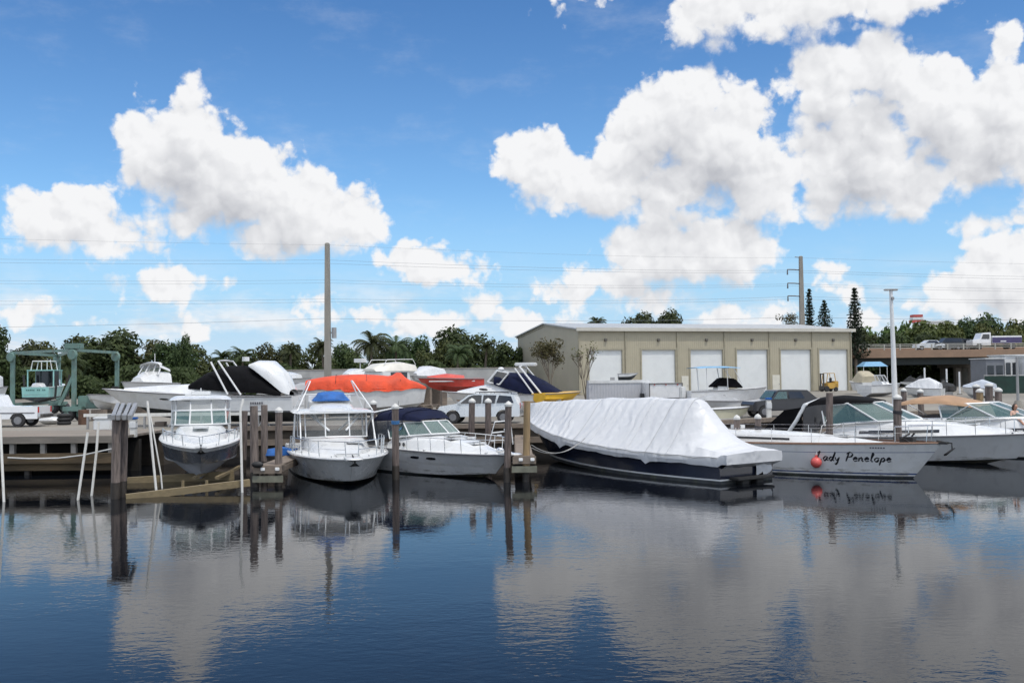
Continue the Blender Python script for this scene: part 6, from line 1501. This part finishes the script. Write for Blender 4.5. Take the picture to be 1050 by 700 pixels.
def palm(px, ytop, wpx, Y, label, seed, group='palms in the left tree line'):
    p = at(px, ytop, Y); rx = wpx*Y/F/2*1.25; h = p.z-GZ-rx*.75; rg = random.Random(seed); t = thing('palm_tree', label, 'palm', (p.x, Y, GZ), 0, group)
    lx = rg.uniform(-.6, .6); mb = MB(); mb.tube([(lx, 0, 0), (lx*.5, 0, h*.45), (0, 0, h)], [.24, .17, .13], 8); mb.build('trunk', bark, t, smooth=True)
    v = []; f = []
    for i in range(34):
        a = 2*pi*i/34*2.4+rg.uniform(-.2, .2); el_ = rg.uniform(-.35, 1.25); L_ = rx*rg.uniform(1.0, 1.2); pts = []
        for j in range(11):
            u = j/10; ang = el_-u*1.5*(1.1-el_*.25); pts.append(u)
        pos = V((0, 0, h)); d_ = V((cos(a)*cos(el_), sin(a)*cos(el_), sin(el_))); hz = V((cos(a), sin(a), 0)); side = V((-sin(a), cos(a), 0))
        for j in range(14):
            u = j/13; ang = el_-1.65*u*u-.15*u; dd = hz*cos(ang)+V((0, 0, sin(ang))); nx = pos+dd*L_/13
            for sd in (1, -1):
                ll = L_*.36*sin(pi*min(1, u*.85+.12)); tip = pos+side*sd*ll*.8+dd*ll*.5+V((0, 0, -ll*.5)); o = len(v)
                v += [pos, pos+dd*L_/11, tip, pos+dd*L_/40+(tip-pos)*.5]; f.append((o, o+1, o+2, o+3))
            pos = nx
    me = bpy.data.meshes.new('fronds'); me.from_pydata([tuple(q) for q in v], [], f); me.materials.append(leafp); mesh_obj('fronds', me, t)
    return t
def conifer(px, ytop, wpx, Y, label, seed, full=1.0, ybot=None):
    p = at(px, ytop, Y); h = p.z-GZ; rx = wpx*Y/F/2; rg = random.Random(seed); t = thing('norfolk_pine', label, 'pine', (p.x, Y, GZ), 0, 'pines behind the warehouse')
    mb = MB(); mb.tube([(0, 0, 0), (0, 0, h*.98)], [.3, .04], 8); mb.build('trunk', bark, t)
    v = []; f = []; n = 22; z0 = h*.30
    for i in range(n):
        u = i/(n-1); z = z0+(h-z0)*u; L_ = rx*(1-u)**.8*full*rg.uniform(.75, 1.12)+.15
        for k_ in range(7):
            a = 2*pi*k_/7+i*.5+rg.uniform(-.2, .2); dirv = V((cos(a), sin(a), .22))
            for q in range(16):
                s_ = rg.uniform(.12, 1); c = V((0, 0, z))+dirv*L_*s_+V((rg.gauss(0, .10), rg.gauss(0, .10), rg.gauss(0, .12)))
                card(v, f, c, V((rg.gauss(0, 1), rg.gauss(0, 1), 1)), .20*(1.2-u*.5), rg)
    me = bpy.data.meshes.new('needles'); me.from_pydata([tuple(q) for q in v], [], f); me.materials.append(needle); mesh_obj('needles', me, t)
for px, yt, wd, Y, lab in (
    (-8, 336, 40, 112, 'dark tree cut by the left picture edge beside the travel lift'), (24, 352, 38, 136, 'dark tree behind the sea-green slung boat'),
    (52, 351, 40, 142, 'dark tree behind the left crossbeam of the travel lift'), (80, 346.5, 44, 150, 'dark tree behind the nearest travel lift leg'),
    (121, 341, 58, 146, 'tallest dark tree right above the far travel lift leg'), (150, 349, 46, 150, 'dark tree above the cabin cruiser with rounded windscreen'),
    (176, 352, 42, 144, 'dark tree above the long cruiser foredeck'), (206, 354, 44, 150, 'dark tree above the black canvas front end'),
    (240, 362, 40, 142, 'low dark tree behind the black canvas and its arch'), (268, 352.5, 34, 140, 'dark tree above the white canvas of the long cruiser'),
    (294, 354, 40, 150, 'dark tree left of the plain concrete pole'), (322, 350, 34, 144, 'dark tree immediately left of the plain concrete pole'),
    (347, 354, 34, 150, 'dark tree immediately right of the plain concrete pole'), (367, 361, 34, 142, 'low dark tree between concrete pole and tall palms'),
    (396, 358, 40, 152, 'low dark tree between the two tall palms'), (428, 347, 40, 148, 'dark tree right of the tall palms'),
    (466, 337.5, 58, 146, 'large domed dark tree above the red speedboat'), (447, 350, 40, 140, 'mid-height dark tree against the large domed one'),
    (493, 354, 34, 150, 'low dark tree beside the short thin palm'), (521, 352, 38, 144, 'dark tree touching the warehouse gable'),
    (-45, 344, 50, 130, 'dark tree outside the left edge'), ):
    tree(px, yt, wd*1.12, Y, 'm' if px in (52, 150, 206, 268, 322, 367, 447, 493) else 'd', lab, 'dark trees behind the yard')
for px, yt, wd, Y, lab in ((188, 345, 18, 138, 'spiky thin tree top above the long cruiser'),):
    tree(px, yt, wd, Y, 'd', lab, 'dark trees behind the yard', low=.5)
for i, (px, yt, wd, Y, lab) in enumerate(((381, 336, 36, 128, 'tallest palm right of the plain concrete pole'), (406, 340, 32, 130, 'second tall palm right of the plain concrete pole'), (330, 345, 22, 132, 'small palm close against the plain concrete pole'),
    (298, 352, 20, 134, 'small palm top left of the plain concrete pole'), (228, 357, 20, 136, 'small palm above the black canvas'), (249, 354, 24, 132, 'palm just left of the white canvas of the long cruiser'),
    (499, 347.5, 18, 134, 'short thin palm near the warehouse gable'), (470, 351, 26, 128, 'pale palm in front of the large domed tree'), (611.5, 323.5, 18, 175, 'palm tip showing over the warehouse roof'), (68, 358, 34, 126, 'drooping palm seen through the travel lift frame'))):
    palm(px, yt, wd, Y, lab, 60+i, 'palms behind the yard')
for px, yt, wd, Y, lab in ((655, 322, 36, 180, 'dark domed tree over the warehouse roof, left half of a pair'), (688, 319.5, 44, 184, 'dark domed tree over the warehouse roof, right half of a pair')):
    tree(px, yt, wd, Y, 'd', lab, 'trees over the warehouse roof')
conifer(829.5, 297.5, 16, 172, 'slender pine beside the transmission pole', 3, 1.0); conifer(845, 309.5, 28, 170, 'bushier short pine between transmission pole and lone pine', 4, 1.25); conifer(876, 297, 26, 150, 'tall lone pine at the right end of the warehouse', 5, 1.0)
tree(806, 321, 20, 176, 'o', 'thin wispy tree left of the transmission pole', 'trees over the warehouse roof')
for px, yt, wd, Y, kd, lab in ((884, 339, 26, 176, 'd', 'dark tree right behind the lone pine'), (902, 335.5, 34, 182, 'g', 'green tree behind the white lamp post'), (926, 333.5, 34, 186, 'g', 'green tree left of the red and white tower'),
    (946, 331.5, 36, 180, 'g', 'green tree in front of the red and white tower'), (968, 332, 34, 184, 'g', 'green tree above the dark cars on the bridge'), (985, 328.5, 28, 190, 'd', 'taller dark tree left of the delivery truck top'),
    (1003, 325, 36, 194, 'd', 'highest dark tree above the delivery truck'), (1024, 331, 34, 186, 'g', 'green tree above the rear of the delivery truck'), (1052, 330, 40, 196, 'd', 'dark tree at the right edge behind the round one'),
    (1050, 338, 34, 172, 'g', 'bright round green tree at the right edge beside the bridge'), (1085, 332, 50, 184, 'g', 'green tree beyond the right edge'), (958, 342, 34, 172, 'd', 'low dark tree behind the pale bridge car'), (915, 342, 36, 172, 'd', 'low dark tree close behind the bridge left of the cars'), (1030, 341, 30, 174, 'd', 'low dark tree behind the delivery truck box')):
    tree(px, yt, wd*1.3, Y, kd, lab, 'trees beyond the bridge', low=.47)
# dense undergrowth closing the foot of both tree lines
def hedge(name, px0, px1, Y, h, m, n, lab):
    rg = random.Random(hash(name) % 97 if False else len(name)); v = []; f = []; a = yard(px0, Y); b = yard(px1, Y)
    for i in range(n):
        u = rg.random(); hh = h*(.65+.35*sin(u*47)*cos(u*23)); z = hh*(rg.random()**.7); p = a.lerp(b, u)+V((0, rg.uniform(-2.5, 2.5), z)); card(v, f, p, V((rg.gauss(0, .6), -1+rg.gauss(0, .6), .5+rg.gauss(0, .5))), .32, rg)
    me = bpy.data.meshes.new(name); me.from_pydata([tuple(q) for q in v], [], f); me.materials.append(m)
    o = bpy.data.objects.new(name, me); COL.objects.link(o); tag(o, lab, 'undergrowth', None, 'stuff')
hedge('undergrowth', -30, 540, 134, 4.6, leafd, 30000, 'dense dark undergrowth at the foot of the left tree line')
hedge('undergrowth_shade', 860, 1100, 173, 7.5, leafd, 22000, 'dense dark undergrowth added as a backdrop beyond the bridge')  # added as a dark backdrop to the shade under the bridge
# two slight trees in front of the gable and the first door
def bare_tree(px, ytop, wpx, Y, label, leaf, seed):
    p = at(px, ytop, Y); h = p.z-GZ; rx = wpx*Y/F/2; rg = random.Random(seed); t = thing('young_tree', label, 'tree', (p.x, Y, GZ), 0, 'young trees before the warehouse')
    mb = MB(); tips = []
    def grow(a, d, L_, r, n):
        b = a+d*L_; mb.tube([a, a.lerp(b, .5)+V((rg.gauss(0, .05), rg.gauss(0, .05), 0))*L_, b], [r, r*.85, r*.65], 5)
        if n == 0: tips.append(b); return
        for i in range(3 if n > 1 else 4):
            nd = (d+V((rg.gauss(0, .42), rg.gauss(0, .42), rg.uniform(-.05, .25)))).normalized(); grow(b, nd, L_*rg.uniform(.55, .85), r*.62, n-1)
    for i in range(3): grow(V((0, 0, 0)), V((rg.gauss(0, .16), rg.gauss(0, .16), 1)).normalized(), h*.34, .085, 3)
    zm = max(q.z for q in tips); xm_ = max(abs(q.x) for q in tips); fz = h/zm; fx = rx/xm_
    mb.v = [(q[0]*fx, q[1]*fx, q[2]*fz) for q in mb.v]; tips = [V((q.x*fx, q.y*fx, q.z*fz)) for q in tips]
    mb.build('branches', bark, t)
    if leaf:
        v = []; f = []
        for q in tips:
            for i in range(leaf): card(v, f, q+V((rg.gauss(0, .28), rg.gauss(0, .28), rg.gauss(0, .22))), V((rg.gauss(0, 1), rg.gauss(0, 1), 1)), .11, rg)
        me = bpy.data.meshes.new('leaves'); me.from_pydata([tuple(q) for q in v], [], f); me.materials.append(leafo); mesh_obj('leaves', me, t)
bare_tree(564.5, 351, 30, 92, 'leafy young tree with several stems in front of the gable wall', 14, 8)
bare_tree(600, 353, 32, 93, 'leafless brown young tree left of the grey container', 1, 9)

# ================================================================ the person seated on the far cruiser's side
def person(loc, rz):
    t = thing('person', 'person with dark brown hair in a pale peach shirt seated at the right edge', 'person', loc, rz)
    J = {'pelvis': (0, 0, .14), 'belly': (-.03, 0, .34), 'chest': (-.02, 0, .52), 'neck': (0, 0, .66), 'head0': (.02, 0, .72),
         'shl': (-.02, .17, .59), 'ell': (.02, .24, .36), 'wrl': (.20, .20, .22), 'shr': (-.02, -.17, .59), 'elr': (.02, -.24, .36), 'wrr': (.20, -.20, .22),
         'hil': (.04, .10, .12), 'knl': (.42, .14, .26), 'anl': (.70, .13, .02), 'tol': (.84, .14, .04), 'hir': (.04, -.10, .12), 'knr': (.42, -.14, .26), 'anr': (.70, -.13, .02), 'tor': (.84, -.14, .04)}
    E = [('pelvis', 'belly'), ('belly', 'chest'), ('chest', 'neck'), ('neck', 'head0'), ('chest', 'shl'), ('shl', 'ell'), ('ell', 'wrl'), ('chest', 'shr'), ('shr', 'elr'), ('elr', 'wrr'),
         ('pelvis', 'hil'), ('hil', 'knl'), ('knl', 'anl'), ('anl', 'tol'), ('pelvis', 'hir'), ('hir', 'knr'), ('knr', 'anr'), ('anr', 'tor')]
    RD = {'pelvis': .14, 'belly': .125, 'chest': .14, 'neck': .055, 'head0': .055, 'shl': .065, 'ell': .042, 'wrl': .03, 'shr': .065, 'elr': .042, 'wrr': .03, 'hil': .09, 'knl': .062, 'anl': .04, 'tol': .03, 'hir': .09, 'knr': .062, 'anr': .04, 'tor': .03}
    names = list(J); verts = [V(J[n]) for n in names]; edges = [(names.index(a), names.index(b)) for a, b in E]; rad = [RD[n] for n in names]
    for s_, wn in ((1, 'wrl'), (-1, 'wrr')):       # palms with five bent fingers
        wv = V(J[wn]); pi_ = len(verts); verts.append(wv+V((.07, 0, -.03))); rad.append(.026); edges.append((names.index(wn), pi_))
        for q, (dy, ln) in enumerate(((-.030, .055), (-.010, .065), (.010, .062), (.030, .05))):
            k0 = len(verts); verts += [wv+V((.11, dy, -.045)), wv+V((.11+ln*.6, dy*1.1, -.07)), wv+V((.11+ln*.8, dy*1.1, -.10))]; rad += [.010, .009, .008]; edges += [(pi_, k0), (k0, k0+1), (k0+1, k0+2)]
        k0 = len(verts); verts += [wv+V((.06, -s_*.045, -.04)), wv+V((.10, -s_*.06, -.06))]; rad += [.011, .009]; edges += [(pi_, k0), (k0, k0+1)]
    me = bpy.data.meshes.new('body'); me.from_pydata([tuple(v_) for v_ in verts], edges, []); o = bpy.data.objects.new('body', me); COL.objects.link(o)
    sk = o.modifiers.new('skin', 'SKIN')
    for i, r in enumerate(rad): me.skin_vertices[0].data[i].radius = (r, r)
    me.skin_vertices[0].data[0].use_root = True
    ss = o.modifiers.new('sub', 'SUBSURF'); ss.levels = 2; ss.render_levels = 2
    dg = bpy.context.evaluated_depsgraph_get(); bm = bmesh.new(); bm.from_object(o, dg)
    # the head, joined into the same surface mesh
    hm = bmesh.ops.create_uvsphere(bm, u_segments=20, v_segments=14, radius=.115)['verts']
    for v_ in hm:
        c = v_.co.copy(); c.x *= .98; c.y *= .80; c.z *= 1.15
        if c.x > .06 and abs(c.y) < .022 and -.04 < c.z < .015: c.x += .022
        if c.z < -.07: c.x += .012; c.y *= .85
        v_.co = c+V((.035, 0, .83))
    m2 = bpy.data.meshes.new('body'); bm.to_mesh(m2); bm.free(); bpy.data.objects.remove(o)
    skin = mat('tanned_skin', (.42, .22, .14), .55, .08, 8); shirt = mat('pale_peach_shirt', (.66, .42, .32), .8, .08, 5); sh_ = mat('grey_shorts', (.20, .20, .22), .8, .1, 5)
    for m_ in (skin, shirt, sh_): m2.materials.append(m_)
    for p in m2.polygons:
        c = p.center; p.use_smooth = True
        p.material_index = 0 if c.z > .645 or (abs(c.y) > .2 and c.z < .42) or c.x > .40 or c.z < .0 else (2 if c.z < .27 and c.x > -.2 and (c.z < .2 or c.x > .12) else 1)
    o = bpy.data.objects.new('body', m2); COL.objects.link(o); o.parent = t
    mb = MB()
    rings = []
    for i in range(8):
        a = pi*.62*i/7; rings.append([V((.025+.125*sin(a)*cos(b)*(1 if cos(b) < .35 else .72), .108*sin(a)*sin(b), .845+.145*cos(a))) for b in [2*pi*j/16 for j in range(16)]])
    mb.loft(rings, True, True, False); mb.tube([(-.07, 0, .86), (-.10, 0, .76), (-.09, 0, .66)], [.07, .07, .03], 8); mb.build('hair', mat('dark_brown_hair', (.035, .018, .010), .6, .3, 30), t, smooth=True)
    for sd in (1, -1): mb = MB(); mb.ball((.138, sd*.034, .845), .013, 6); mb.build('eye', black, t, smooth=True); mb = MB(); mb.ball((.03, sd*.094, .835), .028, 6, (.7, .4, 1.2)); mb.build('ear', skin, t, smooth=True)
    mb = MB(); mb.box((.140, 0, .775), (.012, .045, .010)); mb.build('mouth', mat('lip_tone', (.30, .10, .08)), t)
M7 = Matrix.Translation(b7.location) @ Matrix.Rotation(HD, 4, 'Z')
pp_ = at(1031, 421, 46.0)
best = min(((M7 @ V((xx, yy, 0))) for xx in [6+.1*i for i in range(60)] for yy in (-.9, -.5, 0, .5, .9)), key=lambda q: abs(atan2(q.x, q.y)-atan2(pp_.x, pp_.y))*50+abs(q.y-46)*.01)
lx = (M7.inverted() @ best)
person((best.x, best.y, 1.52), R(-75))
print('person at', best, lx)
